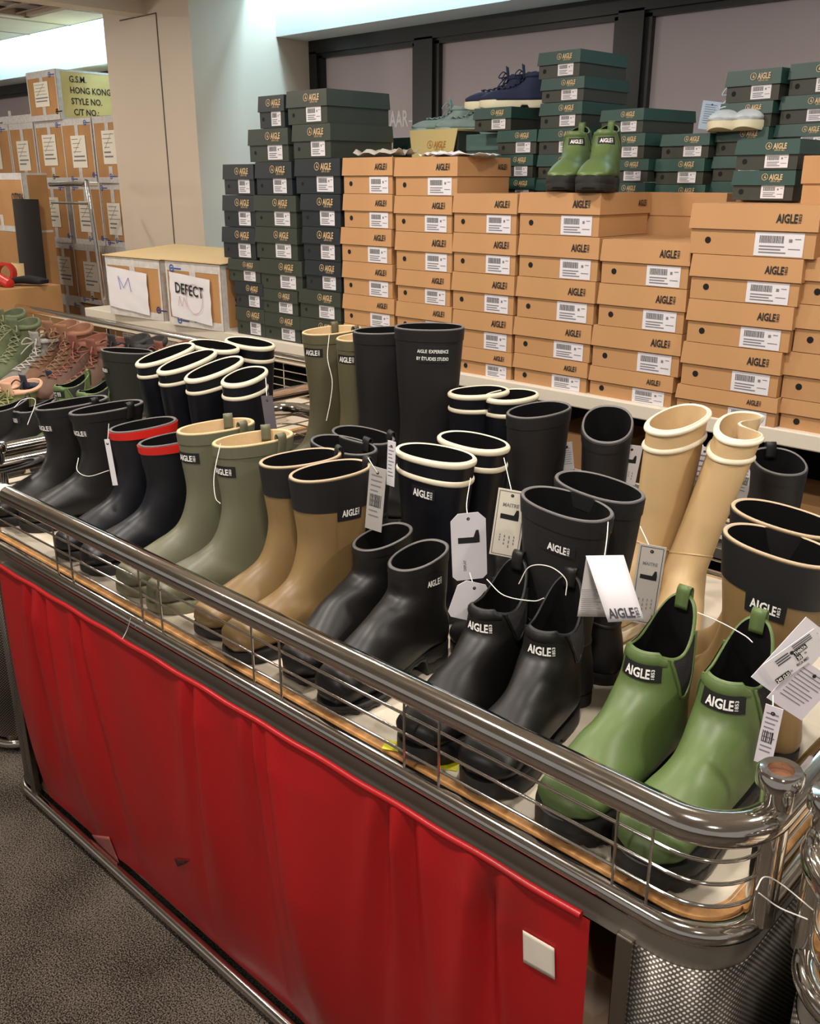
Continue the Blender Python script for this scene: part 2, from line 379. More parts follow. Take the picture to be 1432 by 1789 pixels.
make_bin(-.252, 1.5, .850, 1.875, 'chrome display bin at the right edge with a bare board edge', [.0, .07, .4])
make_bin(-5.6, -2.47, .90, 2.42, 'chrome display bin behind at left piled with hiking boots', [-3, -4])

# red curtain hung on a cord along the front
DIRT = aty(880, 1560, BY0-.012)
RED = red_mat()
cx0, cx1 = -2.150, -.478
cur = thing('curtain', 'red vinyl curtain hanging along the front of the boot bin', 'curtain', ((cx0+cx1)/2, BY0-.022, 0))
ccx, ccy = (cx0+cx1)/2, BY0-.022
creases = [aty(x, y, BY0)[0] for x, y in [(67, 1010), (90, 1020), (150, 1060), (350, 1187), (455, 1258), (475, 1265), (690, 1393), (735, 1412), (862, 1480), (884, 1488)]]
rng = np.random.RandomState(3)
wav = [(rng.uniform(5, 26), rng.uniform(0, 6.28), rng.uniform(.3, 1), rng.uniform(-.16, .16)) for _ in range(9)]
NX, NZ = 420, 60; G = []
CZ0, CZ1 = .7265, .046
def cur_y(x, u):       # how far the cloth stands off its hanging line at height share u
    y = 0
    for fq, ph, am, sk in wav: y += .0085*am*math.sin(fq*(x+sk*u)*1.3+ph)*(.25+.75*min(1, u*2.2))*(14/(6+fq))
    for k, c in enumerate(creases):
        d = abs(x-(c+.10*(u**1.2)*((k % 3)-.7)*.6)); wd_ = .013+.06*u
        y += -.016*math.exp(-(d/wd_)**2)*math.exp(-u*1.2)+.013*math.exp(-((d-.02-.03*u)/(.022+.04*u))**2)*(1-u*.4)
    return -max(-.012, min(.040, y*(1-.8*u**3)*min(1, .25+u*7)))+.040*u**3
for i in range(NZ+1):
    u = i/NZ; z = CZ0-u*(CZ0-CZ1)
    G.append([(cx0+(cx1-cx0)*j/NX-ccx, cur_y(cx0+(cx1-cx0)*j/NX, u), z+.001*math.sin((cx0+(cx1-cx0)*j/NX)*38+1)*(1-u)) for j in range(NX+1)])
part('cloth', MB().grid(G, flip=True), RED, cur, 75)
hem = MB().tube([(x-ccx, -.001, .7275+.0012*math.sin(x*38+1)) for x in np.arange(cx0, cx1+.001, .02)], .0055, 8)
part('hem', hem, RED, cur, 70)
def on_curtain(px, off=.0025):
    Y = BY0-.03
    for _ in range(8): p = aty(px[0], px[1], Y); Y = ccy+cur_y(p[0], (CZ0-p[2])/(CZ0-CZ1))-off
    return aty(px[0], px[1], Y)
def stuck(name, c4, m_, label, cat, n=8):
    G = []
    for i in range(n+1):
        v = i/n; G.append([on_curtain(((1-v)*((1-u)*c4[0][0]+u*c4[1][0])+v*((1-u)*c4[3][0]+u*c4[2][0]), (1-v)*((1-u)*c4[0][1]+u*c4[1][1])+v*((1-u)*c4[3][1]+u*c4[2][1]))) for u in [j/n for j in range(n+1)]])
    o = link(name, MB().grid(G, flip=True).mesh(name, m_, 60)); so = o.modifiers.new('s', 'SOLIDIFY'); so.thickness = .0005; so.offset = 0
    return tag(o, label, cat)
stuck('paper_note', ((913, 1625), (968, 1657), (969, 1712), (914, 1681)), MCREAMP, 'blank white square of paper stuck on the red curtain', 'note')
stuck('tape_strip', ((160, 1458), (190, 1462), (210, 1512), (196, 1518)), mat('old_tape', '#a8605c', .25), 'torn strip of clear tape low on the red curtain', 'tape')
stuck('tear', ((304, 1500), (331, 1503), (325, 1508), (310, 1514)), mat('tear_dark', '#4a0a0c', .6), 'small ragged tear in the red curtain', 'tear', 3)
p = aty(11, 868, BY0); rg = MB().lathe([(.0222, -.012), (.0222, .012)], (0, 0, 0), 20)
o = link('tape_band', rg.mesh('tape_band', MCREAMP, 60)); o.location = (p[0], BY0, .914); o.rotation_euler = (0, math.pi/2, 0); tag(o, 'band of white tape wrapped round the chrome rail at the left', 'tape')
# wrapped carton inside the bin, seen in the gap beside the curtain
t = thing('wrapped_carton', 'brown carton in clear plastic inside the boot bin by the curtain edge', 'carton', (-.585, 1.09, .056))
part('box', MB().box(-.2, .125, -.17, .2, 0, .50), MCARTON, t, 0, .004)
w = MB(); gr = []
for i in range(14):
    gr.append([(-.21+.34*j/14, -.172-.006*rng.rand()-.004, .51*i/13) for j in range(15)])
w.grid(gr, flip=True)
mp = mat('clear_plastic', '#d8d4cc', .12, spec=.8); mp.node_tree.nodes['Principled BSDF'].inputs['Alpha'].default_value = .25
part('plastic_wrap', w, mp, t, 0)
for px, lab in (((686, 1303), 'yellow price sticker on the deck left of the black chelsea boots'), ((785, 1336), 'yellow price sticker on the deck between the black chelsea toes')):
    p = at(px[0], px[1], DZ+.001); s = MB().obox((p[0], p[1], DZ+.0012), (.013, .006, 0), (-.006, .011, 0), (0, 0, .0004))
    tag(link('price_sticker', s.mesh('price_sticker', mat('yellow_paper', '#d9d31f', .6), 0)), lab, 'sticker')
# ------------------------------------------------------------------ shelf of shoe boxes along the wall
SY = 2.5; SZ = .965
MSHELF = mat('shelf_paint', '#d3cabb', .5)
sh = thing('wall_shelf', 'long white metal shelf carrying the stacked shoe boxes and cartons', 'shelf', (-2.6, 2.9, 0))
part('top_board', MB().box(-2.12, 2.6, -.42, .32, SZ-.045, SZ), MSHELF, sh, 0, .004)
part('lower_board', MB().box(-2.12, 2.6, -.30, .32, .50, .53), mat('lower_shelf', '#4b4640', .6), sh, 0)
for x in (-2.08, -1.0, .2, 1.4, 2.55): part('shelf_post', MB().box(x-.02, x+.02, .26, .30, 0, 1.05), mat('shelf_post', '#55504a', .5), sh, 0)
part('back_panel', MB().box(-2.12, 2.6, .30, .32, .03, SZ-.05), mat('shelf_back', '#2a2622', .8), sh, 0)
bl = thing('back_ledge', 'raised ledge behind the tan boxes that carries the dark green shoe boxes', 'ledge', (-1.6, 3.2, 0))
LZ = 1.20
part('board', MB().box(-2.3, 2.3, -.33, .30, LZ-.03, LZ), MSHELF, bl, 0)
for x in (-2.2, 0, 2.2): part('support', MB().box(x-.02, x+.02, .2, .26, 0, LZ-.03), mat('shelf_post', '#55504a', .5), bl, 0)

BOXM = {}
def box_meshes(kind, W, D, H):
    k = (kind, round(W, 2), round(D, 2), round(H, 3))
    if k in BOXM: return BOXM[k]
    W, D, H = k[1], k[2], k[3]; w, d = W/2, D/2; lh = H*.50
    mb_ = {'tan': MORANGE, 'dark': MDARK, 'navy': MDARK2, 'green': MDBODY}[kind]; ml = {'tan': MORANGE, 'dark': MDARK, 'navy': MDARK2, 'green': MDGREEN}[kind]
    R = {}
    R['body'] = MB().box(-w+.004, w-.004, -d+.004, d-.004, 0, H-.006).mesh('body', mb_, 0)
    # telescoping lid: four walls flaring a little, and a top
    L = MB(); z0 = H-lh
    A = [(-w-.001, -d-.002, z0), (w+.001, -d-.002, z0), (w+.001, d+.001, z0), (-w-.001, d+.001, z0)]
    B = [(-w+.002, -d+.002, H-.0015), (w-.002, -d+.002, H-.0015), (w-.002, d-.002, H-.0015), (-w+.002, d-.002, H-.0015)]
    I = [(-w+.001, -d+.0005, z0), (w-.001, -d+.0005, z0), (w-.001, d-.0005, z0), (-w+.001, d-.0005, z0)]
    L.grid([A, B], cv=True); L.grid([I, A], cv=True); L.add(B, [(0, 1, 2, 3)])
    R['lid'] = L.mesh('lid', ml, 0)
    lg = MB(); X = (1, 0, 0); f = -d-.0012
    tl = np.array([0, .004/lh, 1]); tl /= np.linalg.norm(tl)
    if kind == 'tan':
        put_logo(lg, H*.165, (w-.066*W/.3, f-.0005, H-lh*.52), X, tl); hm = MINK
    else:
        put_logo(lg, H*.185, (w*.40, f-.0005, H-lh*.46), X, tl, 'emblem'); hm = MGOLD
    if kind == 'tan': sl = MB(); put_logo(sl, H*.14, (w+.0016, d-.05, H-lh*.5), (0, 1, 0), (-.06, 0, 1)); R['side_logo'] = sl.mesh('side_logo', hm, 0)
    R['logo'] = lg.mesh('logo', hm, 0)
    fh_ = MB(); hx_ = -w+.16*W; hz = (H-lh)*.55
    c = circ(18, .0088 if kind == 'tan' else .0075, hx_, hz); fh_.add([(a, -d+.0034, b) for a, b in c], [tuple(range(18))])
    R['finger_hole'] = fh_.mesh('finger_hole', MHOLE, 0)
    lb = MB(); lw = W*.37; lhh = H*.45; x1 = w-.028*W/.3
    if kind != 'tan': lw = W*.36; x1 = w-.04*W/.25
    zt = H-lh+(.001 if kind != 'tan' else -.004)
    o = (x1-lw, -d+.0028, zt-lhh)
    lb.rect(0, lw, 0, lhh, o, X, (0, 0, 1))
    R['size_label'] = lb.mesh('size_label', MW, 0)
    bc = MB(); o2 = (o[0], o[1]-.0004, o[2])
    r_ = random.Random(2); x = lw*.10
    while x < lw*.60:
        q = r_.uniform(.0007, .002); bc.rect(x, x+q, lhh*.55, lhh*.86, o2, X, (0, 0, 1)); x += q+r_.uniform(.0007, .0018)
    R['barcode'] = bc.mesh('barcode', MINK, 0)
    pt = MB()
    for i, (a, b) in enumerate(((.1, .62), (.1, .55), (.1, .66))): pt.rect(lw*a, lw*b, lhh*(.38-.13*i), lhh*(.44-.13*i), o2, X, (0, 0, 1))
    pt.rect(lw*.7, lw*.77, lhh*.6, lhh*.74, o2, X, (0, 0, 1)); pt.rect(lw*.82, lw*.94, lhh*.72, lhh*.76, o2, X, (0, 0, 1)); pt.rect(lw*.70, lw*.94, lhh*.3, lhh*.34, o2, X, (0, 0, 1))
    R['print'] = pt.mesh('print', MGREY, 0)
    BOXM[k] = R; return R
def shoe_box(kind, x, y, z, W, D, H, label, group, rz=0, bare=False):
    t = thing('shoe_box', label, 'shoe box', (x, y, z), rz, group); R = box_meshes(kind, W, D, H)
    t.rotation_euler.z += random.uniform(-.008, .008)
    link('body', R['body'], t); link('lid', R['lid'], t); link('logo', R['logo'], t)
    if 'side_logo' in R: link('side_logo', R['side_logo'], t)
    link('finger_hole', R['finger_hole'], t); s = link('size_label', R['size_label'], t); link('barcode', R['barcode'], s); link('print', R['print'], s)
    return t
def column(kind, rows, Y, D, zbase, where, group, hcap=.15, dys=None, rzs=None):
    """rows: (left px, top px, right px) of each box front, topmost first; the rest of the stack is built down to the shelf"""
    R = []
    for (l, y, r) in rows:
        a = aty(l, y, Y); b = aty(r, y+(r-l)*.19*(1 if y > 316 else .3), Y); R.append([a[0], b[0], a[2]])
    hs = [R[i][2]-R[i+1][2] for i in range(len(R)-1)]; h = sum(hs)/max(1, len(hs)) if hs else .13
    # even the heights so that boxes sit on one another, from the measured top down to the shelf
    z = R[0][2]; n = max(len(R), round((z-zbase)/h)); zs = [r[2] for r in R]
    while len(zs) < n:
        R.append([R[-1][0], R[-1][1], 0]); zs.append(zs[-1]-(zs[len(R)-2]-zbase)/(n-len(R)+2))
    zs.append(zbase)
    for i in range(len(zs)-1):
        W = abs(R[i][1]-R[i][0])-.003; H = zs[i]-zs[i+1]
        H2 = round(H, 3); kd = kind[i % len(kind)] if isinstance(kind, list) else kind
        cx = (R[i][0]+R[i][1])/2
        rz = (rzs or {}).get(i, 0); dy = (dys or {}).get(i, 0)
        nm = {'tan': 'tan', 'dark': 'dark grey', 'navy': 'dark grey', 'green': 'dark green'}[kd]
        shoe_box(kd, cx, Y+D/2+dy, zs[i+1], W, D, H, '%s shoe box, %s from top of %s' % (nm, ORD[i], where), group, rz)
    return R, zs
G1 = 'tan shoe boxes stacked on the wall shelf'; G2 = 'dark shoe boxes stacked on the wall shelf'; G3 = 'green shoe boxes on the back ledge'
TAN = [
 ([(596, 275, 687), (598, 338, 686), (594, 396, 684), (597, 455, 686), (597, 512, 690)], 'the tan stack beside the dark boxes'),
 ([(688, 275, 799), (688, 341, 789), (690, 403, 789), (691, 469, 788), (691, 525, 789)], 'the second tan stack from left'),
 ([(791, 337, 904), (790, 405, 903), (788, 473, 900), (789, 539, 896), (797, 603, 894)], 'the third tan stack from left'),
 ([(906, 335, 1049), (905, 408, 1047), (901, 481, 1042), (898, 552, 1033), (896, 615, 1027)], 'the tan stack under the green boots'),
 ([(1050, 417, 1207), (1044, 493, 1200), (1034, 566, 1191), (1028, 637, 1179)], 'the fifth tan stack from left'),
 ([(1208, 354, 1430), (1208, 442, 1401), (1200, 520, 1388), (1192, 595, 1367), (1181, 669, 1360)], 'the tan stack with an overhanging top box'),
 ([(1404, 448, 1612), (1389, 530, 1598), (1369, 612, 1580), (1362, 694, 1572)], 'the tan stack at the right edge')]
TOPS = {}
for i, (rows, where) in enumerate(TAN):
    TOPS[i] = column('tan', rows, SY-(.02 if i == 5 else 0), .29, SZ, where, G1)
DRK = [
 ([(388, 287, 442), (387, 340, 444), (386, 395, 445), (397, 450, 453), (408, 490, 459), (410, 534, 462)], 'the leftmost dark stack', ['navy', 'navy', 'navy', 'dark', 'navy', 'dark']),
 ([(449, 168, 496), (432, 226, 502), (444, 283, 509), (442, 340, 517), (444, 395, 519), (452, 450, 527), (455, 502, 520), (459, 544, 525)], 'the middle dark stack', ['navy', 'dark', 'navy', 'dark', 'dark', 'dark', 'dark', 'dark']),
 ([(498, 160, 571), (508, 218, 578), (513, 277, 594), (523, 338, 595), (526, 395, 595), (531, 453, 595), (521, 503, 595)], 'the dark stack beside the tan boxes', ['dark', 'dark', 'navy', 'navy', 'navy', 'navy', 'dark'])]
for rows, where, kd in DRK: column(kd, rows, SY, .33, SZ, where, G2)
GY = 2.90
GRN = [
 ([(827, 189, 896), (868, 228, 938), (868, 270, 936), (868, 310, 936)], 'the green stack under the navy sneakers'),
 ([(941, 92, 1018), (945, 138, 1022), (943, 180, 1020), (941, 225, 1020), (938, 270, 1018), (936, 312, 1016)], 'the tall green stack under the black mullion'),
 ([(1052, 192, 1139), (1054, 234, 1140), (1055, 278, 1143), (1053, 318, 1140)], 'the green stack right of the green boots'),
 ([(1158, 234, 1253), (1149, 277, 1247), (1148, 322, 1241)], 'the green stack under the white sneakers'),
 ([(1273, 124, 1379), (1262, 180, 1367), (1256, 224, 1359), (1248, 272, 1355), (1246, 316, 1352)], 'the green stack right of the white sneakers'),
 ([(1387, 110, 1500), (1370, 167, 1480), (1362, 217, 1470), (1360, 262, 1470), (1360, 310, 1470)], 'the green stack at the right edge')]
GT = []
for i, (rows, where) in enumerate(GRN):
    GT.append(column('green', rows, GY, .28, LZ, where, G3, rzs={k: (-.13 if i > 1 else -.02)+.02*math.sin(5*i+k*2.3) for k in range(9)}))
# front pair of green boxes standing on the tan ones at right
GF = [(1285, 244, 1400), (1288, 297, 1404)]
tz = TOPS[5][1][0]
a = aty(1285, 244, 2.66); b = aty(1400, 244, 2.66); c = aty(1288, 297, 2.66)
h2 = (a[2]-c[2]); zb = c[2]-h2
shoe_box('tan', (a[0]+b[0])/2, 2.76, 0+SZ, .27, .22, zb-SZ if zb-SZ < .3 else .12, 'tan carton hidden under the two green boxes at right', G1) if False else None
sb = thing('box_riser', 'plain tan carton supporting the two green boxes above the right tan stacks', 'carton', ((a[0]+b[0])/2, 2.80+.02, SZ))
part('body', MB().box(-.1, .1, -.10, .06, 0, zb-SZ), MORANGE, sb, 0)
for i, zz in enumerate((zb+h2, zb)):
    shoe_box('green', (a[0]+b[0])/2, 2.66+.13, zz, b[0]-a[0], .26, h2, ['upper', 'lower'][i]+' of two green shoe boxes set in front of the right green stacks', G3)
# odd tan boxes lying behind
def loose(kind, p, W, D, H, lab, rz=0): return shoe_box(kind, p[0], p[1], p[2], W, D, H, lab, G1, rz)
z5 = TOPS[4][1][0]
a = aty(1137, 336, 2.80); hh = max(.05, a[2]-SZ)
t5 = thing('shoe_box', 'tan shoe box lying behind the fifth tan stack, lid side towards the front', 'shoe box', (aty(1180, 370, 2.80)[0], 2.845, z5-.02), 0, G1)
part('body', MB().box(-.16, .16, -.04, .035, 0, a[2]-z5+.02-.045), MORANGE, t5, 0)
part('lid', MB().box(-.163, .163, -.043, .038, a[2]-z5+.02-.07, a[2]-z5+.02), MORANGE, t5, 0, .002)
sup = thing('box_riser', 'plain tan carton holding up the box behind the fifth tan stack', 'carton', (aty(1180, 370, 2.80)[0], 2.845, SZ))
part('body', MB().box(-.15, .15, -.03, .03, 0, z5-.02-SZ), MORANGE, sup, 0)
a = aty(1404, 272, 2.62); b = aty(1402, 338, 2.62); z0 = TOPS[6][1][0]
t6 = thing('shoe_box', 'tan shoe box standing on the right edge tan stack behind the overhanging box', 'shoe box', (a[0]+.16, 2.70, z0), 0, G1)
part('body', MB().box(-.155, .155, -.075, .075, 0, a[2]-z0-.04), MORANGE, t6, 0)
part('lid', MB().box(-.16, .16, -.08, .08, a[2]-z0-.07, a[2]-z0), MORANGE, t6, 0, .002)
# open box with cream flap, and clear grey box beside it
za = TOPS[1][1][0]
a = aty(714, 228, 2.92); b = aty(798, 228, 2.92); c = aty(714, 272, 2.92)
ob = thing('shoe_box', 'open dark shoe box with its cream lid flap hanging forward', 'shoe box', ((a[0]+b[0])/2, 3.06, LZ), 0, G3)
w = (b[0]-a[0])/2; H = a[2]-LZ
part('body', MB().box(-w, w, -.13, .14, 0, H-.01), MDARK, ob, 0)
part('lid_flap', MB().add([(-w, -.133, H), (w, -.133, H), (w-.012, -.150, H-.105), (-w+.03, -.150, H-.105), (-w, -.136, H), (w, -.136, H), (w-.012, -.153, H-.105), (-w+.03, -.153, H-.105)], [(0, 1, 2, 3), (7, 6, 5, 4), (3, 2, 6, 7), (0, 3, 7, 4), (1, 5, 6, 2)]).box(-w, w, -.135, .14, H-.008, H), mat('cream_flap', '#c5b27a', .5), ob, 0)
lg = MB(); put_logo(lg, .024, (w*.35, -.1465, H-.055), (1, 0, 0), (0, .16, .987), 'emblem'); part('logo', lg, mat('brown_gold', '#a9752f', .5), ob, 0)
a = aty(800, 236, 2.98); b = aty(876, 236, 2.98)
gb = thing('shoe_box', 'glossy slate green shoe box lying beside the open dark box', 'shoe box', ((a[0]+b[0])/2, 3.1, LZ), 0, G3)
w = (b[0]-a[0])/2; H = a[2]-LZ
part('body', MB().box(-w, w, -.12, .12, 0, H-.05), mat('slate_box', '#46554e', .25), gb, 0)
part('lid', MB().box(-w-.003, w+.003, -.124, .123, H-.06, H), mat('slate_lid', '#5a7470', .25), gb, 0, .003)
lg = MB(); put_logo(lg, .02, (0, -.1255, H-.1), (1, 0, 0), (0, 0, 1), 'emblem'); part('logo', lg, MGOLD, gb, 0)
a = aty(690, 240, 3.0)
shoe_box('green', a[0]+.06, 3.13, LZ, .17, .24, a[2]-LZ, 'small dark shoe box between dark stack and open box', G3)
# sheets of paper lying on the tan stacks
for i, (px, col, rz, zz) in enumerate((((700, 266), MW, .3, 0), ((745, 268), MW, -.5, .002), ((672, 263), mat('grey_tissue', '#a8a29a', .9), .1, .004))):
    k = 0 if px[0] < 690 else 1
    x0 = TOPS[k][0][0]; p = ((x0[0]+x0[1])/2+(.10 if i == 0 else .0), SY+.10, TOPS[k][1][0]+.001+zz)
    G = [[(-.10+.2*j/8, -.07+.14*q/8, (.010+.008*i)*abs(math.sin(j*1.1+i)*math.cos(q*.9+i))+.0005) for j in range(9)] for q in range(9)]
    o = link('paper_sheet', MB().grid(G).mesh('paper_sheet', col, 30)); o.location = p; o.rotation_euler = (0, 0, rz)
    so = o.modifiers.new('s', 'SOLIDIFY'); so.thickness = .0008
    tag(o, ['white paper sheet crossing two tan stacks', 'white paper sheet lying askew on the second tan stack', 'crumpled grey tissue on the first tan stack'][i], 'paper')
# boxes on the lower shelf
for i, (px, py, W, H, kd, lab) in enumerate([(508, 668, .24, .12, 'dark', 'dark shoe box with tan lid glimpsed under the shelf at left'), (545, 690, .24, .10, 'dark', 'dark shoe box with white label under the shelf behind olive boots'), (1010, 762, .30, .12, 'tan', 'tan box under the shelf behind the black boots'), (1240, 810, .3, .12, 'dark', 'dark shoe box under the shelf between the beige boots'), (1395, 880, .3, .12, 'tan', 'tan box under the shelf at right edge')]):
    p = aty(px, py, 2.64)
    shoe_box(kd, p[0], 2.78, .53, W, .26, max(.1, min(.3, p[2]-.53)), lab, 'boxes on the lower shelf')

# ------------------------------------------------------------------ shipping cartons at left
def sheet(mb, w, h, o, ux, uy, seed=0, rows=7, mi=0):
    mb.rect(0, w, 0, h, o, ux, uy, mi)
def carton(x, y, z, W, D, H, rz, label, paper=True, mats=(None,), tape=True, seed=0, text=None, side_mat=None, group='taped shipping cartons piled at left'):
    r = random.Random(seed); t = thing('carton', label, 'carton', (x, y, z), rz, group)
    b = part('body', MB().box(-W/2, W/2, -D/2, D/2, 0, H), mats[0] or MCARTON, t, 0, .004)
    f = -D/2-.0012; X = (1, 0, 0); Z = (0, 0, 1)
    if side_mat:
        b.data.materials.append(side_mat)
        b.data.polygons[5].material_index = 1; b.data.polygons[1].material_index = 1
    if tape:
        tp = MB()
        for (a, c, d, e) in ((-W/2, W/2, H-.04, H), (-W/2, W/2, 0, .035), (-.022, .022, 0, .10), (-.022, .022, H-.12, H), (-W/2, -W/2+.014, 0, H), (W/2-.014, W/2, 0, H)):
            tp.rect(a, c, d, e, (0, f, 0), X, Z)
            f -= .0002
        s_ = W/2+.0012
        tp.rect(-D/2, -D/2+.03, 0, H, (s_, 0, 0), (0, 1, 0), Z).rect(-D/2, D/2, H-.012, H, (s_+.0003, 0, 0), (0, 1, 0), Z).rect(-D/2, D/2, 0, .012, (s_+.0002, 0, 0), (0, 1, 0), Z)
        tp.rect(-W/2, W/2, -D/2, -D/2+.05, (0, 0, H+.001), X, (0, 1, 0)).rect(-W/2, W/2, -.03, .03, (0, 0, H+.0012), X, (0, 1, 0))
        part('tape', tp, MTAPE, t, 0)
        for k in range(3):
            lg = MB()
            cx, cz = r.choice([(-W*.3, .025), (W*.3, H-.03), (W*.42, .05), (-W*.38, H-.03), (0, .04)]); c1 = circ(12, .017, cx, cz); c2 = circ(12, .011, cx, cz)
            lg.add([(a, f-.0006, c) for a, c in c1+c2], [(i, (i+1) % 12, 12+(i+1) % 12, 12+i) for i in range(12)])
            lg.rect(cx-.008, cx+.010, cz-.003, cz+.003, (0, f-.0007, 0), X, Z).rect(cx+.02, cx+.07, cz-.004, cz+.002, (0, f-.0007, 0), X, Z)
            part('tape_print', lg, MBLUE, t, 0)
    if paper:
        pw, ph = W*.48, H*.50; ox, oz = -W*.24+r.uniform(-.02, .02), H*.24+r.uniform(-.02, .02); f2 = f-.0012
        p = part('paper_label', MB().rect(0, pw, 0, ph, (ox, f2, oz), X, Z), MCREAMP, t, 0)
        k = MB()
        for i in range(6):
            a = r.uniform(.05, .15)*pw; c = r.uniform(.5, .95)*pw; zz = ph*(.9-.13*i); k.rect(a, c, zz-ph*.05*(1 if i > 3 else .4), zz, (ox, f2-.0006, oz), X, Z)
        th = .0025
        k.add([(ox+pw*.15, f2-.0008, oz+ph*.45), (ox+pw*.18, f2-.0008, oz+ph*.45), (ox+pw*.75, f2-.0008, oz+ph*.92), (ox+pw*.72, f2-.0008, oz+ph*.92)], [(0, 1, 2, 3)])
        part('print', k, MGREY, p, 0)
    if text:
        tx = MB(); s_ = W/2+.0025
        for i, (ln, yo, zz, hh) in enumerate(text): put_text(tx, ln, hh, (s_, -D/2+yo, zz), (0, 1, 0), Z, xs=.85, bold=.015)
        part('lettering', tx, MINK, t, 0)
    return t
# tall pile behind the pillar
PYY = 3.30
def pile(px0, px1, top, bot, label, seed, Y=PYY, **k):
    a = aty(px0, top, Y); b = aty(px1, top, Y); c = aty((px0+px1)/2, bot, Y)
    return carton((a[0]+b[0])/2, Y+.30, c[2], b[0]-a[0]-.006, k.pop('D', .6), a[2]-c[2], 0, label, seed=seed, **k), a, b, c
rows = [(303, 398, 'bottom'), ]
zt = [aty(60, y, PYY)[2] for y in (213, 303, 382, 460, 545)]
zt = [zt[0]-k*(zt[0])/5 for k in range(6)]
xs = [aty(p, 260, PYY)[0] for p in (-45, 18, 62, 112, 166, 215)]
names = ['left edge', 'leftmost visible', 'second', 'third', 'pillar side']
rown = ['top full row', 'second row', 'third row', 'fourth row', 'floor row']
n_ = 0
for r_ in range(5):
    for c_i in range(5):
        n_ += 1
        x0, x1 = xs[c_i]+.02*math.sin(n_*3), xs[c_i+1]+.02*math.sin(n_*3)-.01
        off = (-.035*r_)*0
        plain = (r_, c_i) in ((3, 3), (4, 3), (3, 1))
        carton((x0+x1)/2, PYY+.30+.012*math.sin(n_*7), zt[r_+1], abs(x1-x0), .6, zt[r_]-zt[r_+1], 0,
               'taped brown carton in the %s of the pile, %s column' % (rown[r_], names[c_i]) if not plain else 'plain untaped brown carton in the %s of the pile, %s column' % (rown[r_], names[c_i]),
               paper=not plain, tape=not plain, seed=n_)
a = aty(48, 128, PYY); b = aty(96, 128, PYY)
H = a[2]-zt[0]-.002
carton((a[0]+b[0])/2+.02, PYY+.46, zt[0], b[0]-a[0]+.03, .95, H, 0, 'top carton of the pile with black printed shipping words on its yellow side', mats=(MCARTON,), seed=77, side_mat=MCARTON2,
       text=[('G.S.M.', .09, H*.76, .040), ('HONG KONG', .09, H*.54, .040), ('STYLE NO.', .09, H*.32, .040), ('AAM123', .46, H*.30, .040), ('C/T NO.:', .10, H*.10, .040), ('OF', .50, H*.08, .040)])
a = aty(-40, 197, PYY); b = aty(52, 197, PYY)
carton((a[0]+b[0])/2-.1, PYY+.35, zt[0], abs(b[0]-a[0])*.8, .5, aty(10, 200, PYY)[2]-zt[0], 0, 'low yellowish carton with torn white tape beside the lettered top carton', mats=(MCARTON2,), paper=False, seed=31)
# the two cartons on the left end of the shelf
for (l, r, top, nm, sd) in ((182, 268, 447, 'M', 5), (286, 374, 455, 'DEFECT', 6)):
    a = aty(l, top, 2.46); b = aty(r, top+10, 2.46); W = b[0]-a[0]; H = a[2]-SZ
    cx, cy = (a[0]+b[0])/2, 2.46+.22
    t = carton(cx, cy, SZ, W, .42, H, .06, 'shelf carton with a white sheet reading DEFECT' if nm == 'DEFECT' else 'shelf carton with a white sheet marked with a blue pen letter M', paper=False, seed=sd,
               text=[('HONG KONG', .07, H*.58, .04), ('STYLE NO.', .07, H*.36, .04), ('C/T NO.', .08, H*.14, .04)] if nm == 'DEFECT' else None)
    f = -.2135; X = (1, 0, .0); Z = (0, 0, 1)
    pw, ph = W*.74, H*.70; ox, oz = -W*.42 if nm == 'DEFECT' else -W*.47, H*.14
    g = [[(ox+pw*i/8, f-.003-.004*math.sin(i*.7+j*.9)**2, oz+ph*j/8-.02*i/8) for i in range(9)] for j in range(9)]
    p = part('paper_sheet', MB().grid(g), MW, t, 40)
    k = MB()
    if nm == 'DEFECT':
        put_text(k, 'DEFECT', H*.165, (ox+pw*.5, f-.009, oz+ph*.52), (1, 0, -.07), Z, bold=.02, xs=.88, center=True); part('lettering', k, MINK, p, 0)
        k = MB(); k.tube([(ox+pw*.62+pw*.2*math.cos(q), f-.009, oz+ph*.45+ph*.33*math.sin(q)) for q in np.linspace(0, 6.28, 30)], .0012, 4, True)
        k.tube([(ox+pw*q, f-.009, oz+ph*v) for q, v in ((.2, .25), (.25, .48), (.3, .25), (.36, .46), (.42, .25))], .0012, 4); part('pen_scribble', k, MRPEN, p, 0)
    else:
        k.tube([(ox+pw*q, f-.009, oz+ph*v) for q, v in ((.34, .45), (.30, .78), (.42, .5), (.56, .76), (.60, .42))], .0018, 4); part('pen_letter', k, MPEN, p, 0)
    fl = MB(); fl.add([(-W/2-.01, -.22, H+.004), (W/2+.02, -.22, H+.004), (W/2+.05, .2, H+.03), (-W/2+.02, .2, H+.035), (-W/2-.01, -.22, H+.008), (W/2+.02, -.22, H+.008), (W/2+.05, .2, H+.035), (-W/2+.02, .2, H+.04)], [(3, 2, 1, 0), (4, 5, 6, 7), (0, 1, 5, 4), (1, 2, 6, 5), (2, 3, 7, 6), (3, 0, 4, 7)])
    part('loose_flap', fl, MORANGEIN, t, 0)
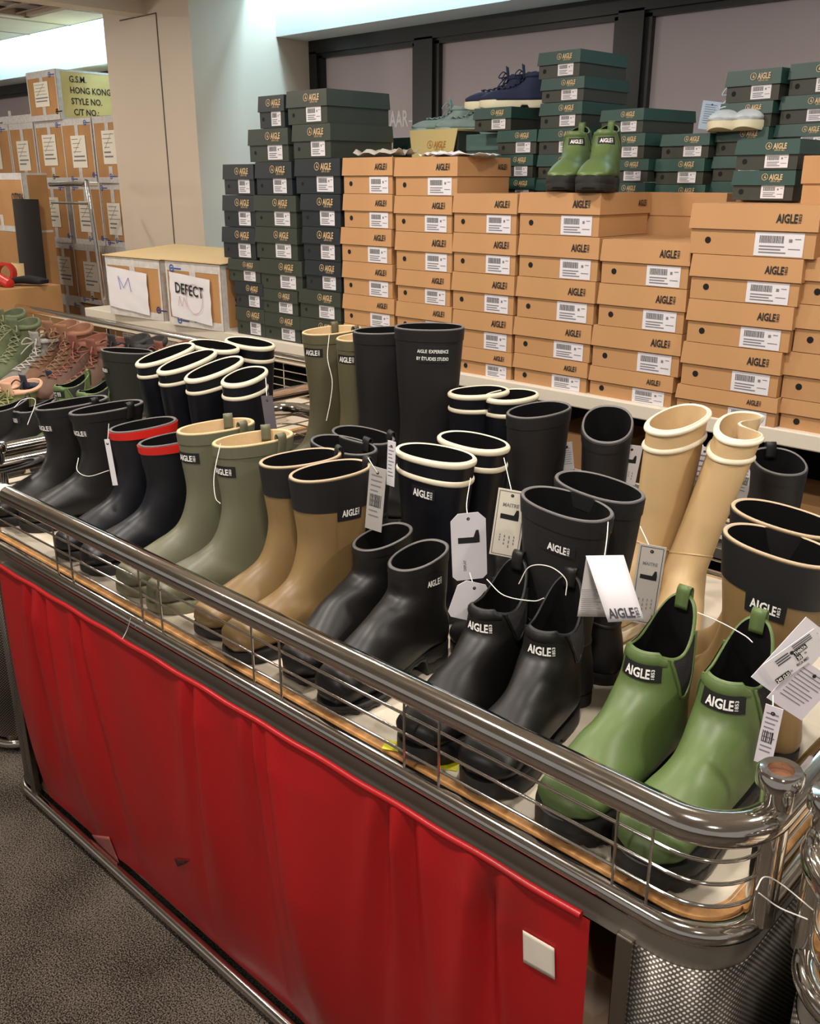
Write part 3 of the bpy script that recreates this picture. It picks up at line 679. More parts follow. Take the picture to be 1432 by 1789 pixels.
# big cartons, roll and hand cart at the far left
a = aty(0, 302, 2.75); b = aty(30, 302, 2.75)
carton(b[0]-.35, 2.86, .55, .7, .16, aty(15, 405, 2.75)[2]-.55, 0, 'big plain carton low at the left edge beside the black roll', paper=False, tape=False, seed=1, group=None)
zc = aty(15, 405, 2.75)[2]
carton(b[0]-.36, 2.86, zc, .7, .16, aty(15, 302, 2.75)[2]-zc, 0, 'big carton with black code letters stacked at the left edge', paper=False, tape=True, seed=2, group=None)
bb = thing('pallet_carton', 'lowest plain carton under the big left edge cartons', 'carton', (b[0]-.35, 2.86, 0)); part('body', MB().box(-.34, .34, -.075, .075, 0, .55), MCARTON, bb, 0)
tx = MB(); put_text(tx, 'OT006', .055, (b[0]-.17, 2.7735, zc+.18), (1, 0, 0), (0, 0, 1)); o = link('carton_code', tx.mesh('carton_code', MINK, 0)); tag(o, 'black code letters printed on the big left edge carton', 'lettering')
p0 = aty(33, 348, 2.72); p1 = aty(62, 560, 2.72)
rl = MB().tube([(p1[0], 2.72, 0.05), (p0[0], 2.76, p0[2])], .075, 16)
tag(link('fabric_roll', rl.mesh('fabric_roll', mat('black_felt', '#2a2624', .9, bump=.5, bscale=50), 50)), 'tall black roll leaning between the cartons at left', 'roll')
hc = thing('hand_cart', 'chrome tube handle of a hand cart before the carton pile', 'hand cart', (-5.1, 2.75, 0))
A = aty(86, 322, 2.72); B = aty(153, 322, 2.72); Cc = aty(186, 560, 2.72)
base = [np.array(q)-np.array([-5.1, 2.75, 0]) for q in (A, B, Cc)]
b0 = base[2].copy(); b0[2] = .1; a0 = base[0].copy(); a0[2] = .1
part('handle', MB().tube(bez([base[0]+[0, .3, -.0], base[0]+[0, .2, 0], base[0]+[.0, .03, 0], base[0]+[.05, 0, 0], base[1]+[-.05, 0, 0], base[1]+[0, 0, -.05], base[2], b0], 8), .013, 10), chrome, hc, 70)
part('crossbar', MB().tube([base[0]+[0, 0, -.10], base[1]+[0, 0, -.10]], .006, 8), chrome, hc, 70)
part('platform', MB().box(a0[0]-.02, b0[0]+.02, -.03, .42, .06, .1), steel, hc, 0)
# carton used as a table in front, with odds and ends on top
A = at(-60, 512, 1.02); B = at(106, 497, 1.02); d = (B-A)/np.linalg.norm(B-A); ang = math.atan2(d[1], d[0]); nn = np.array([-d[1], d[0], 0])
mid = (A+B)/2+nn*.30; L = np.linalg.norm(B-A)
carton(mid[0], mid[1], .50, L, .60, .52, ang, 'wide carton used as a table, tape and gloves on its top', paper=False, tape=False, seed=3, group=None)
lo = thing('carton', 'lower carton under the wide table carton', 'carton', (mid[0], mid[1], 0), ang); part('body', MB().box(-L/2+.01, L/2-.01, -.29, .29, 0, .5), MCARTON, lo, 0)
def ontop(px, py): return at(px, py, 1.021)
p = ontop(12, 496); rr = MB().lathe([(.062, -.024), (.062, .024), (.045, .024), (.045, -.024), (.062, -.024)], (0, 0, 0), 28)
o = link('tape_roll', rr.mesh('tape_roll', mat('red_tape', '#c22a22', .35), 40)); o.location = (p[0], p[1], 1.02+.063); o.rotation_euler = (1.45, 0, .6); tag(o, 'roll of red tape on the table carton', 'tape roll')
p = ontop(-2, 500); o = link('tape_dispenser', MB().tube(bez([(-.07, 0, .03), (0, 0, .05), (.07, .01, .03), (.12, .02, .015)], 6), [.03]*18+[.012], 10).mesh('tape_dispenser', mat('red_tape', '#c22a22', .35), 60)); o.location = (p[0], p[1], 1.02); tag(o, 'red tape gun at the left end of the table carton', 'tape dispenser')
p = ontop(40, 488); o = link('tape_core', MB().lathe([(.055, 0), (.055, .10), (.047, .10), (.047, 0), (.055, 0)], (0, 0, 0), 24).mesh('tape_core', mat('cream_core', '#d8c08e', .6), 40)); o.location = (p[0], p[1], 1.021); tag(o, 'pale cardboard tape core standing on the table carton', 'tape roll')
p = ontop(46, 499); G = []
gl = MB()
for k in range(4): gl.tube(bez([(-.10, -.03+.022*k, .02), (-.02, -.02+.018*k, .035), (.06, 0+.012*k, .03), (.12, .02*k-.02, .025)], 6), [.012+.010*math.sin(math.pi*i/18) for i in range(19)], 8)
o = link('work_glove', gl.mesh('work_glove', mat('black_knit', '#141213', .9, bump=.4, bscale=200), 60)); o.location = (p[0], p[1], 1.02); o.rotation_euler = (0, 0, .5); tag(o, 'black work glove crumpled on the table carton', 'glove')
# ------------------------------------------------------------------ footwear
def crom(K, u):
    K = np.asarray(K, float); n = len(K); i = int(min(max(math.floor(u), 0), n-2)); t = u-i
    a = K[i-1] if i > 0 else 2*K[0]-K[1]; d = K[i+2] if i+2 < n else 2*K[-1]-K[-2]; b, c = K[i], K[i+1]
    return .5*((2*b)+(c-a)*t+(2*a-5*b+4*c-d)*t*t+(3*b-a-3*c+d)*t**3)
class Boot:
    """upper swept through rings that turn from the level rim to the upright toe; +X is the toe, origin under the heel"""
    def __init__(s, H=.33, L=.285, D=.155, W=.052, tilt=.01, xc=.055, heel=.0, lean=(0, 0), side=1, calf=0, dip=0, dent=0, low=1.0, toe=1.0, wide=1.0, sole_t=.022, ank=1.0, bu=0, ins=.5):
        k = L/.286; s.L = L; s.H = H; s.k = k; s.side = side; s.lean = lean; s.dip = dip; s.dent = dent; s.sole_t = sole_t; s.heel = heel; s.bu = bu
        za = min(.140, H*.66)*low; zb = min(.110, H*.52)*low; q = za/.140
        aF, aB, aw = .118*k, -.004, .043*ank*wide
        R = [(xc+D/2, H+tilt/2, xc-D/2, H-tilt/2, W, 2.3, 0)]
        for t_, dd in ((.66, .34), (.33, .72)):
            zf = za+(H+tilt/2-za)*t_; zz = zb+(H-tilt/2-zb)*t_; c = calf*(.012 if t_ > .5 else .004)
            F = aF+(xc+D/2-aF)*(1-dd)-.0; B = aB+(xc-D/2-aB)*(1-dd)-c
            R.append((F, zf, B, zz, aw+(W-aw)*(1-dd), 2.3, 0))
        h = heel; st = sole_t-.004; r5 = q**.5
        i_ = ins
        R += [(aF+.010*i_, za, aB, zb, aw, 2.3, 0), (.140*k+.014*i_, .116*q+.012*i_+h*.6, -.013, .062*q+h, .041*wide, 2.4, 0), (.166*k+.012*i_, .106*q+.011*i_+h*.5, -.010, st+h, .041*wide, 2.8, 0),
              (.190*k+.009*i_, .097*q*toe+.006*i_+h*.4, .045*k, st+h, .0425*wide, 3.2, .0), (.212*k+.005*i_, .089*r5*toe+.002*i_+h*.25, .100*k, st+h*.5, .046*wide, 3.2, .003), (.237*k, .081*r5*toe+h*.1, .165*k, st, .049*wide, 3.2, .006),
              (.262*k, .072*r5*toe, .215*k, st, .049*wide, 3.0, .007), (.280*k, .055*r5*toe+.002, .252*k, st, .041*wide, 2.6, .006), (.2875*k, .026+st*.6, .276*k, st+.002, .020*wide, 2.3, .004)]
        K = np.array(R)
        for _ in range(2):      # even out the instep line and the widths
            Q = K.copy()
            for c_ in (0, 1, 4): Q[3:10, c_] = .25*K[2:9, c_]+.5*K[3:10, c_]+.25*K[4:11, c_]
            K = Q
        s.K = K; s.n = len(R)
    def P(s, u, th, off=0, k=1.0):
        F0, F1, B0, B1, w, n, yc = crom(s.K, u); c, sn = math.cos(th), math.sin(th)
        if off: w = w+off
        if off:
            dx, dz = F0-B0, F1-B1; l = math.hypot(dx, dz) or 1; F0 += dx/l*off; F1 += dz/l*off; B0 -= dx/l*off; B1 -= dz/l*off
        if c > 0: nn = n
        else: nn = 2.2
        e = 2.0/nn
        cc = math.copysign(abs(c)**e, c); ss = math.copysign(abs(sn)**e, sn)
        t = (1-cc*k)/2; x = B0+(F0-B0)*t; z = B1+(F1-B1)*t; y = yc*s.side+w*ss*k
        if u < 1.0 and s.dip: z -= s.dip*(1-u)*abs(sn)**3*(1 if c > -.75 else .3)
        if u < 1.0 and s.bu: z += s.bu*(1-u)*max(0, c)**1.3
        if z > .12:
            f = (z-.12)/max(.01, s.H-.12); x += s.lean[0]*f; y += s.lean[1]*f
            if s.dent and sn > 0: y -= s.dent*math.exp(-((c-.1)/.38)**2)*max(0, f)**2*w
        return np.array([x, y, z])
    def N(s, u, th):
        e = 1e-3; a = s.P(u, th+e)-s.P(u, th-e); b = s.P(min(u+e, s.n-1), th)-s.P(max(u-e, 0), th); n = np.cross(a, b); n /= np.linalg.norm(n)+1e-12
        c = (s.P(u, 0)+s.P(u, math.pi))/2
        return n if n @ (s.P(u, th)-c) > 0 else -n
    def urim(s, h):     # how far along u lies h metres below the rim
        dz = (s.H-(s.K[3][1]+s.K[3][3])/2)/3; return h/dz
    def ring(s, u, M, off=0, k=1.0): return [s.P(u, 2*math.pi*j/M, off, k) for j in range(M)]
def text_on(b, mb, logo, h, u0, th0, mi=0, off=.0022, center=True):
    v, f, w = logo; e = 1e-3
    dth = np.linalg.norm(b.P(u0, th0+e)-b.P(u0, th0-e))/(2*e); du = np.linalg.norm(b.P(u0+e, th0)-b.P(max(0, u0-e), th0))/(2*e if u0 > e else e)
    out = []
    for x, y in v:
        th = th0-(x-w/2)*h/dth; u = u0-(y-.5)*h/du; u = max(u, .002); out.append(b.P(u, th)+b.N(u, th)*off)
    mb.add(out, f, mi)
def patch_on(b, mb, pw, ph, u0, th0, off=.0012, nx=10, ny=3, mi=0):
    e = 1e-3; dth = np.linalg.norm(b.P(u0, th0+e)-b.P(u0, th0-e))/(2*e); du = np.linalg.norm(b.P(u0+e, th0)-b.P(max(0, u0-e), th0))/(2*e if u0 > e else e)
    def g(o): return [[(lambda u, th: b.P(u, th)+b.N(u, th)*o)(max(.001, u0-(j/ny-.5)*ph/du), th0-(i/nx-.5)*pw/dth) for i in range(nx+1)] for j in range(ny+1)]
    T = g(off); Bt = g(.0); mb.grid(T, mi=mi)
    for A, B_ in ((T[0], Bt[0]), (T[-1], Bt[-1]), ([r[0] for r in T], [r[0] for r in Bt]), ([r[-1] for r in T], [r[-1] for r in Bt])): mb.grid([A, B_], mi=mi)
def band_on(b, h0, h1, off, M=56, prof=None):
    mb = MB(); prof = prof or [(0, 0), (.004, 1), (.5, 1), (.996, 1), (1, 0)]
    rows = [[b.P(b.urim(h0+(h1-h0)*t), 2*math.pi*j/M, off*o+.0004) for j in range(M)] for t, o in prof]
    return mb.grid(rows, cv=True)
ROUND = [(0, -.2), (.08, .45), (.25, .85), (.5, 1), (.75, .85), (.92, .45), (1, -.2)]
def sole_mesh(b, style, grow=.004):
    """plan outline of the foot, walled between a tread that may be notched and the welt"""
    k = b.k; L = b.L+grow*2; x0 = -.012-grow; N = 64; T = b.sole_t; h = b.heel; mb = MB()
    kx = np.array([-.02, .0, .03, .07, .11, .165, .215, .25, .275, .30])*k; kw = np.array([.030, .034, .0365, .036, .037, .0465, .0505, .0465, .040, .036])*(b.K[8][4]/.0475)
    rows = {n: [] for n in ('zt', 'zm', 'zb', 'ft', 'fb')}
    st = []
    for i in range(N+1):
        a = math.pi*i/N; u = -math.cos(a); x = x0+(b.L+grow-x0)*(u+1)/2
        w = float(np.interp(x, kx, kw))+grow; w *= (1-abs(u)**7)**.5 if abs(u) < 1 else 0
        yc = float(np.interp(x, kx, [0, 0, 0, 0, .002, .006, .007, .006, .005, .004]))*b.side
        hh = h*max(0, min(1, (.19*k-x)/(.09*k)))           # raised waist of a heeled boot
        zt = T+hh+.003*(1 if x > .21*k else 0)
        zb = hh*1.0
        if style != 'heel': zb = .010 if .085*k < x < .118*k else 0
        elif x < .075*k: zb = 0
        else: zb = max(0, hh-.0)
        if x > .24*k: zb += .010*((x-.24*k)/(.05*k))**2
        if style in ('lug', 'heel') and (int((x+.1)/(.0105)) % 2): zb += .0035
        st.append((x, w, yc, zt, zb))
    def ring(sgn, wf, zi): return [(x, yc+sgn*w*wf, z) for (x, w, yc, zt, zb) in st for z in [zt if zi == 't' else zb if zi == 'b' else zb+(zt-zb)*zi]]
    prof = [(.94, 't'), (1.0, .86), (1.0, .55), (.97, .48), (1.0, .42), (.985, .1), (.95, 'b')] if style in ('lug', 'heel') else [(.96, 't'), (1.0, .85), (1.0, .35), (.985, .1), (.95, 'b')]
    left = [ring(1, a, z) for a, z in prof]; right = [ring(-1, a, z) for a, z in prof]
    mb.grid(left, flip=False); mb.grid(right, flip=True)
    mb.grid([left[0], right[0]], flip=True); mb.grid([left[-1], right[-1]])
    return mb
def lace_mesh(b, u0, u1, n, half=.42, r=.0022):
    mb = MB(); pts = []
    for i in range(n):
        for sg in (-1, 1):
            pass
    for i in range(n):
        ua = u0+(u1-u0)*i/(n-1)
        for sg in (-1, 1):
            ub = u0+(u1-u0)*min(n-1, i+1)/(n-1)
            seg = []
            for q in range(9):
                t = q/8; th = math.pi+sg*half*(1-2*t); u = ua+(ub-ua)*t; seg.append(b.P(u, th)+b.N(u, th)*(.004+.003*math.sin(math.pi*t)))
            mb.tube(seg, r, 6)
    # bow
    top = b.P(u0, math.pi)+b.N(u0, math.pi)*.008
    for sg in (-1, 1):
        mb.tube(bez([top, top+[.015, sg*.025, .012], top+[.03, sg*.035, -.008], top+[.012, sg*.012, -.006], top], 5), r, 6)
        mb.tube(bez([top, top+[.02, sg*.02, -.02], top+[.035, sg*.04, -.045]], 5), r, 6)
    return mb
def loop_mesh(b, th, w=.020, up=.012, dn=.026, t=.0016):
    e = .01; du = b.urim(dn); o = b.P(0.0, th); nrm = b.N(.05, th); tan = b.P(0, th+e)-b.P(0, th-e); tan /= np.linalg.norm(tan); Z = np.array([0, 0, 1.0])
    pr = [b.P(du, th)+nrm*.0018, b.P(du*.5, th)+nrm*.003, o+nrm*.004, o+nrm*.003+Z*up*.7, o-nrm*.002+Z*up, o-nrm*.007+Z*up*.7, o-nrm*.009, o-nrm*.010-Z*dn*.8]
    pr = bez(pr, 4); mb = MB()
    A = [p-tan*w/2 for p in pr]; B_ = [p+tan*w/2 for p in pr]
    ins = [p-nrm*0 for p in pr]
    mb.grid([A, B_]); return mb
RUB = {}
def rubber(name, col, rough=.42, **k): return mat('rubber_'+name, col, rough, bump=.05, bscale=300, spec=.45, **k)
M_BLACK = rubber('black', '#151312', .43); M_BLK2 = rubber('soft_black', '#191718', .55); M_NAVY = rubber('navy', '#0b0c14', .42)
M_SAGE = rubber('sage', '#64644f', .44); M_OLIVE = rubber('olive', '#5c5740', .5); M_KHAKI = rubber('khaki', '#826943', .42); M_GREEN = rubber('green', '#566a3b', .42)
M_BEIGE = rubber('beige', '#c9ab7e', .42); M_CREAM = rubber('cream', '#dcd3bb', .45); M_RED = rubber('red', '#c02018', .42)
M_LBLK = mat('black_lining', '#070607', .9, spec=.2); M_LCREAM = mat('cream_lining', '#cfb389', .85, bump=.2, bscale=200); M_EDGE = mat('grey_edge', '#5d5a59', .5)
M_GUS = mat('elastic_black', '#232021', .8, bump=.5, bscale=400); M_SOLEB = mat('sole_black', '#171514', .55, bump=.1, bscale=100)
BM = {}
def boot_meshes(key, bk, up, lining, edge, sole, sole_style='flat', bands=(), logo=None, loops=(), gusset=False, laces=None, tongue=None, grow=.004, rim_t=1.0, foxing=None, loop_mat=None, text=None):
    if key in BM: return BM[key]
    b = Boot(**bk); M = 56; R = {}
    us = [i/5 for i in range(0, 15)]+[3+i/5 for i in range(0, (b.n-1-3)*5+1)]
    mb = MB(); rows = [b.ring(u, M) for u in us]; mb.grid(rows, cv=True); mb.fan(rows[-1], b.P(b.n-1, 0)*.5+b.P(b.n-1, math.pi)*.5+np.array([.0025, 0, 0]))
    R['upper'] = (mb.mesh('upper', up, 60), None)
    # lining: down the inside to the ankle
    mb = MB(); ul = [0, .1, .3, .7, 1.2, 1.8, 2.4, 3.0, 3.4]; kin = 1-.0040/b.K[0][4]
    rows = [b.ring(u, M, 0, kin) for u in ul]; mb.grid(rows, cv=True, flip=True); mb.fan(rows[-1], b.P(3.4, 0)*.5+b.P(3.4, math.pi)*.5)
    R['lining'] = (mb.mesh('lining', lining, 60), None)
    rz = np.array([0, 0, .0016*rim_t]); e = MB()
    o1 = b.ring(.0, M, .0003); mid1 = [p+rz for p in b.ring(0, M, -.001)]; mid2 = [p+rz for p in b.ring(0, M, 0, kin+.02)]; o2 = b.ring(0, M, 0, kin)
    lo = b.ring(b.urim(.0016), M, .0003)
    e.grid([o2, mid2, mid1, o1, lo], cv=True); R['rim'] = (e.mesh('rim', edge, 60), None)
    R['sole'] = (sole_mesh(b, sole_style, grow).mesh('sole', sole, 40), None)
    for i, (nm, h0, h1, off, m_, pf) in enumerate(bands): R[nm+'#%d' % i] = (band_on(b, h0, h1, off, M, pf).mesh(nm, m_, 50), None)
    if foxing:   # raised toe and heel rand just above the sole
        pass
    if logo:
        u0, th0, lh, pw, ph, pm = logo; th0 = math.radians(th0); u0 = b.urim(u0)
        if pm is not None:
            p = MB(); patch_on(b, p, pw, ph, u0, th0, .0016); R['label_patch'] = (p.mesh('label_patch', pm, 40), None)
        l = MB()
        if text:
            for ln, dy in text: text_on(b, l, text2d(ln, .02, .8), lh, u0+b.urim(dy), th0, off=.003)
        else: text_on(b, l, logo2d('1853'), lh, u0, th0, off=.003)
        R['lettering'] = (l.mesh('lettering', MWHITE, 0), 'label_patch' if pm is not None else None)
    for i, th in enumerate(loops):
        o = loop_mesh(b, math.radians(th)); R['pull_loop#%d' % i] = (o.mesh('pull_loop', loop_mat or up, 60), 'solid')
    if gusset:
        for sg in (1, -1):
            g = MB(); rows = []; edge1 = []; edge2 = []
            for i in range(15):
                t = i/14; u = t*(2.55 if b.H > .17 else 2.2); c = math.radians(88)*sg; hw = .44*(1-t**1.8)+.05
                rows.append([b.P(u, c+hw*(q/8-.5)*2)+b.N(max(u, .03), c+hw*(q/8-.5)*2)*.0016 for q in range(9)])
                edge1.append(b.P(u, c+hw)+b.N(max(u, .03), c+hw)*.001); edge2.append(b.P(u, c-hw)+b.N(max(u, .03), c-hw)*.001)
            g.grid(rows, flip=sg > 0); R['gusset#%d' % (sg+1)] = (g.mesh('gusset', M_GUS, 60), None)
            tb = MB(); tb.tube(bez(edge1+edge2[::-1], 1), .0026, 6); R['gusset_edge#%d' % (sg+1)] = (tb.mesh('gusset_edge', up, 60), None)
        f = MB(); rows = []
        for i in range(5):
            u = b.urim(.020)*i/4; rows.append([b.P(u, math.pi+.95*(q/14-.5)*2)+b.N(max(u, .02), math.pi+.95*(q/14-.5)*2)*(.0026 if 0 < i < 4 else .0006) for q in range(15)])
        f.grid(rows); R['front_collar'] = (f.mesh('front_collar', up, 60), None)
    if tongue:
        tg = MB(); rows = []
        for i in range(7):
            t = i/6; u = .0+t*1.5; z = (1-t)*.03
            rows.append([b.P(u, math.pi+.5*(q/6-.5)*2)*(1)+np.array([.006+.012*(1-t), 0, z]) for q in range(7)])
        tg.grid(rows); R['tongue'] = (tg.mesh('tongue', tongue, 60), 'solid')
        col = band_on(b, .0, .022, .006, M, ROUND); R['padded_collar'] = (col.mesh('padded_collar', tongue, 60), None)
    if laces:
        R['laces'] = (lace_mesh(b, .35, 7.2 if b.H > .1 else 6.6, 8).mesh('laces', laces, 60), None)
    BM[key] = (R, b); return BM[key]
def place_boot(name, cat, key, spec, rim, rimz, phi, label, group=None, base=DZ, pos=None):
    """phi: degrees the toe is turned from straight at the front of the bin towards its left end"""
    R, b = boot_meshes(key, **spec); a = math.radians(phi); d = np.array([-math.sin(a), -math.cos(a)])
    ang = math.atan2(d[1], d[0])
    if pos is None:
        p = at(rim[0], rim[1], base+rimz); c = (b.P(0, 0)+b.P(0, math.pi))/2
        ca, sa = math.cos(ang), math.sin(ang); x = p[0]-(c[0]*ca-c[1]*sa); y = p[1]-(c[0]*sa+c[1]*ca)
        tip = y+math.sin(ang)*(b.L+spec.get('grow', .004))+math.cos(ang)*.006*b.side-.028*abs(math.cos(ang))
        if base == DZ and x > -2.3 and tip < BY0+.010: y += BY0+.010-tip    # toes stay behind the wires
    else: x, y = pos
    t = thing(name, label, cat, (x, y, base+.0005), ang, group); objs = {}
    for nm, (me, par) in R.items():
        n = nm.split('#')[0]; o = link(n, me, objs[par] if par in objs else t); objs[nm] = o
        if par == 'solid':
            so = o.modifiers.new('s', 'SOLIDIFY'); so.thickness = .0018; so.offset = 0
    t['xy'] = (x, y, ang); return t
GB = 'rubber boots shown on the front bin'
def S(**k): return k
TWO = lambda a, off, m_: ('trim_band', a, a+.0105, off, m_, ROUND)
patch = lambda u, th, s=1.0: (u, th, .0125*s, .058*s, .022*s, MPATCH)
# ---- front row
for side, rim, ph, lb in ((1, (1155, 1106), 3, 'green rubber chelsea boot, left one of the large pair at the front right corner'), (-1, (1285, 1158), -2, 'green rubber chelsea boot nearest the right front corner post')):
    place_boot('chelsea_boot', 'boot', ('green', side), S(bk=dict(H=.222, L=.285, D=.112, W=.038, tilt=-.022, xc=.050, side=side, dip=.022, sole_t=.040, ank=1.0, toe=1.12, wide=1.08, bu=.032, ins=1.3), up=M_GREEN, lining=M_LBLK, edge=M_GREEN, sole=M_SOLEB, sole_style='lug',
        logo=(.034, 172, .0135, .060, .024, MPATCH), loops=(0,), gusset=True, grow=.009), rim, .222, ph, lb, GB)
for side, rim, ph, lb in ((1, (862, 1040), -3, 'black matte chelsea boot, left one of the pair beside the green boots'), (-1, (948, 1082), -11, 'black matte chelsea boot directly left of the large green chelsea pair')):
    place_boot('chelsea_boot', 'boot', ('bchel', side), S(bk=dict(H=.200, L=.278, D=.115, W=.036, tilt=-.022, xc=.050, side=side, dip=.020, sole_t=.030, toe=1.10, wide=1.03, bu=.032, ins=1.2), up=M_BLACK, lining=M_LBLK, edge=M_BLK2, sole=M_SOLEB, sole_style='flat',
        logo=(.036, 172, .0135, .052, .020, None), loops=(0,), gusset=True, grow=.005), rim, .200, ph, lb, GB)
for side, rim, ph, lb in ((1, (668, 938), 4, 'black heeled ankle boot, left one of the pair with grey rims'), (-1, (731, 970), -1, 'black heeled ankle boot, right one of the pair with grey rims')):
    place_boot('ankle_boot', 'boot', ('heel', side), S(bk=dict(H=.215, L=.272, D=.122, W=.040, tilt=-.018, xc=.050, side=side, heel=.030, sole_t=.016, toe=1.05, ins=1.1), up=M_BLACK, lining=M_LBLK, edge=M_EDGE, sole=M_SOLEB, sole_style='heel',
        logo=(.034, 95, .011, .04, .018, None), bands=[('cuff', .0, .016, .0008, M_BLACK, None)]), rim, .215, ph, lb, GB)
for side, rim, H, ph, lb in ((1, (525, 800), .320, 15, 'khaki boot with black collar, left one of the front row pair'), (-1, (577, 822), .320, 8, 'khaki boot with black collar and label, beside the black heeled ankle boots')):
    place_boot('rubber_boot', 'boot', ('khaki', side), S(bk=dict(H=H, L=.285, D=.165, W=.050, tilt=-.004, xc=.052, side=side, calf=.4), up=M_KHAKI, lining=M_LBLK, edge=mat('tan_edge', '#b6a184', .5), sole=M_SOLEB,
        bands=[('collar', .003, .062, .0012, M_BLK2, None)], logo=(.066, 84, .013, .058, .030, MPATCH), loops=(8,), loop_mat=M_BLK2), rim, H, ph, lb, GB)
for side, rim, H, ph, lb in ((1, (377, 745), .332, 15, 'sage green boot with cream lining, left one of the front row pair'), (-1, (442, 766), .332, 17, 'sage green boot with cream lining, right one of the front row pair')):
    place_boot('rubber_boot', 'boot', ('sage', side), S(bk=dict(H=H, L=.292, D=.168, W=.048, tilt=-.006, xc=.052, side=side), up=M_SAGE, lining=M_LCREAM, edge=M_LCREAM, sole=rubber('sage_sole', '#6f6d54', .5),
        bands=[('cuff', .002, .024, .0012, M_SAGE, None)], logo=(.052, 158, .0125, .050, .022, MPATCH), loops=(62, -62)), rim, H, ph, lb, GB)
for side, rim, H, ph, lb in ((1, (250, 742), .285, 12, 'navy boot with a red top band, left one of the pair'), (-1, (303, 766), .278, 13, 'navy boot with a red top band beside the sage pair')):
    place_boot('rubber_boot', 'boot', ('red', side), S(bk=dict(H=H, L=.285, D=.160, W=.045, tilt=-.010, xc=.054, side=side), up=M_NAVY, lining=M_LBLK, edge=M_EDGE, sole=M_SOLEB,
        bands=[('red_band', .002, .020, .0022, M_RED, None)], logo=None), rim, H, ph, lb, GB)
for side, rim, H, ph, lb in ((1, (125, 704), .285, 14, 'plain black boot with side loops, left one of the pair near the left end'), (-1, (186, 712), .286, 15, 'plain black boot with a hanging string, next to the red banded navy boots')):
    place_boot('rubber_boot', 'boot', ('blk', side), S(bk=dict(H=H, L=.295, D=.185, W=.046, tilt=-.012, xc=.056, side=side), up=M_BLACK, lining=M_LBLK, edge=M_EDGE, sole=M_SOLEB,
        bands=[('cuff', .002, .022, .0012, M_BLACK, None)], logo=(.050, 158, .0125, .044, .020, MPATCH), loops=(62,)), rim, H, ph, lb, GB)
# ---- middle row
def navy(key, H, side=1, D=.165, logo=None, tilt=.004, lean=(0, 0), W=.050):
    return S(bk=dict(H=H, L=.290, D=D, W=W, tilt=tilt, xc=.052, side=side, lean=lean), up=M_NAVY, lining=M_LBLK, edge=M_CREAM, sole=M_SOLEB, bands=[TWO(.0, .0028, M_CREAM), TWO(.032, .0026, M_CREAM)], logo=logo)
place_boot('rubber_boot', 'boot', 'navmR', navy('a', .335, -1, .168, (.062, 84, .0145, .054, .022, mat('navy_patch', '#10111a', .5))), (760, 792), .335, 84, 'navy boot with two cream bands and white lettering, behind the black ankle boots', GB)
place_boot('rubber_boot', 'boot', 'navmL', navy('b', .335, 1, .160), (826, 770), .335, 92, 'navy boot with two cream bands, behind its lettered mate in the middle row', GB)
def tall(H, side, logo, D=.160, lean=(0, 0), tilt=.014, mat_=None, L=.285, W=.052, th=()): return S(bk=dict(H=H, L=L, D=D, W=W, tilt=tilt, xc=.052, side=side, lean=lean), up=mat_ or M_BLK2, lining=M_LBLK, edge=M_EDGE, sole=M_SOLEB, bands=[('cuff', .003, .026, .0012, mat_ or M_BLK2, None), ('ankle_band', H-.135, H-.127, .0015, mat_ or M_BLK2, ROUND)], logo=logo, loops=th)
place_boot('rubber_boot', 'boot', 'tallR', tall(.340, -1, patch(.050, 72, 1.0)), (989, 880), .340, 92, 'tall black boot with lettered patch and folded white tag, behind the chelsea boots', GB)
tl = place_boot('rubber_boot', 'boot', 'tallL', tall(.345, 1, None), (1046, 850), .345, 92, 'tall black boot behind its lettered mate, white insole label at its rim', GB)
bb = BM['tallL'][1]; il = MB(); il.grid([[bb.P(.06+.5*i/3, math.radians(-112+44*j/8), 0, .95) for j in range(9)] for i in range(4)]); il = part('insole_label', il, MW, tl, 60, label='white woven label inside the rim')
lt = MB(); v, f, w = text2d('AIGLE', .03, .68); lt.add([bb.P(.10+.30*(1-y), math.radians(-76-28*(x/w)), 0, .94) for x, y in v], f); part('lettering', lt, MINK, il, 0)
for key, rim, H, lg, lb in (('khN', (1364, 952), .335, (.072, 84, .0145, .062, .034, MPATCH), 'khaki boot with black collar and label at the right edge'), ('khF', (1372, 905), .342, None, 'khaki boot with black collar behind the other one at the right edge')):
    place_boot('rubber_boot', 'boot', key, S(bk=dict(H=H, L=.285, D=.165, W=.053, tilt=.016, xc=.052, side=1), up=M_KHAKI, lining=M_LBLK, edge=mat('tan_edge', '#b6a184', .5), sole=M_SOLEB,
        bands=[('collar', .003, .062, .0012, M_BLK2, None)], logo=lg), rim, H, 88, lb, GB)
place_boot('rubber_boot', 'boot', 'bmR', tall(.290, -1, None, th=(-70,), D=.155), (600, 777), .290, 80, 'black boot with a rim loop, behind the khaki pair in the middle row', GB)
place_boot('rubber_boot', 'boot', 'bmL', tall(.290, 1, None, th=(-50,), D=.150), (634, 760), .290, 80, 'black boot with a rim loop, farther one behind the khaki pair', GB)
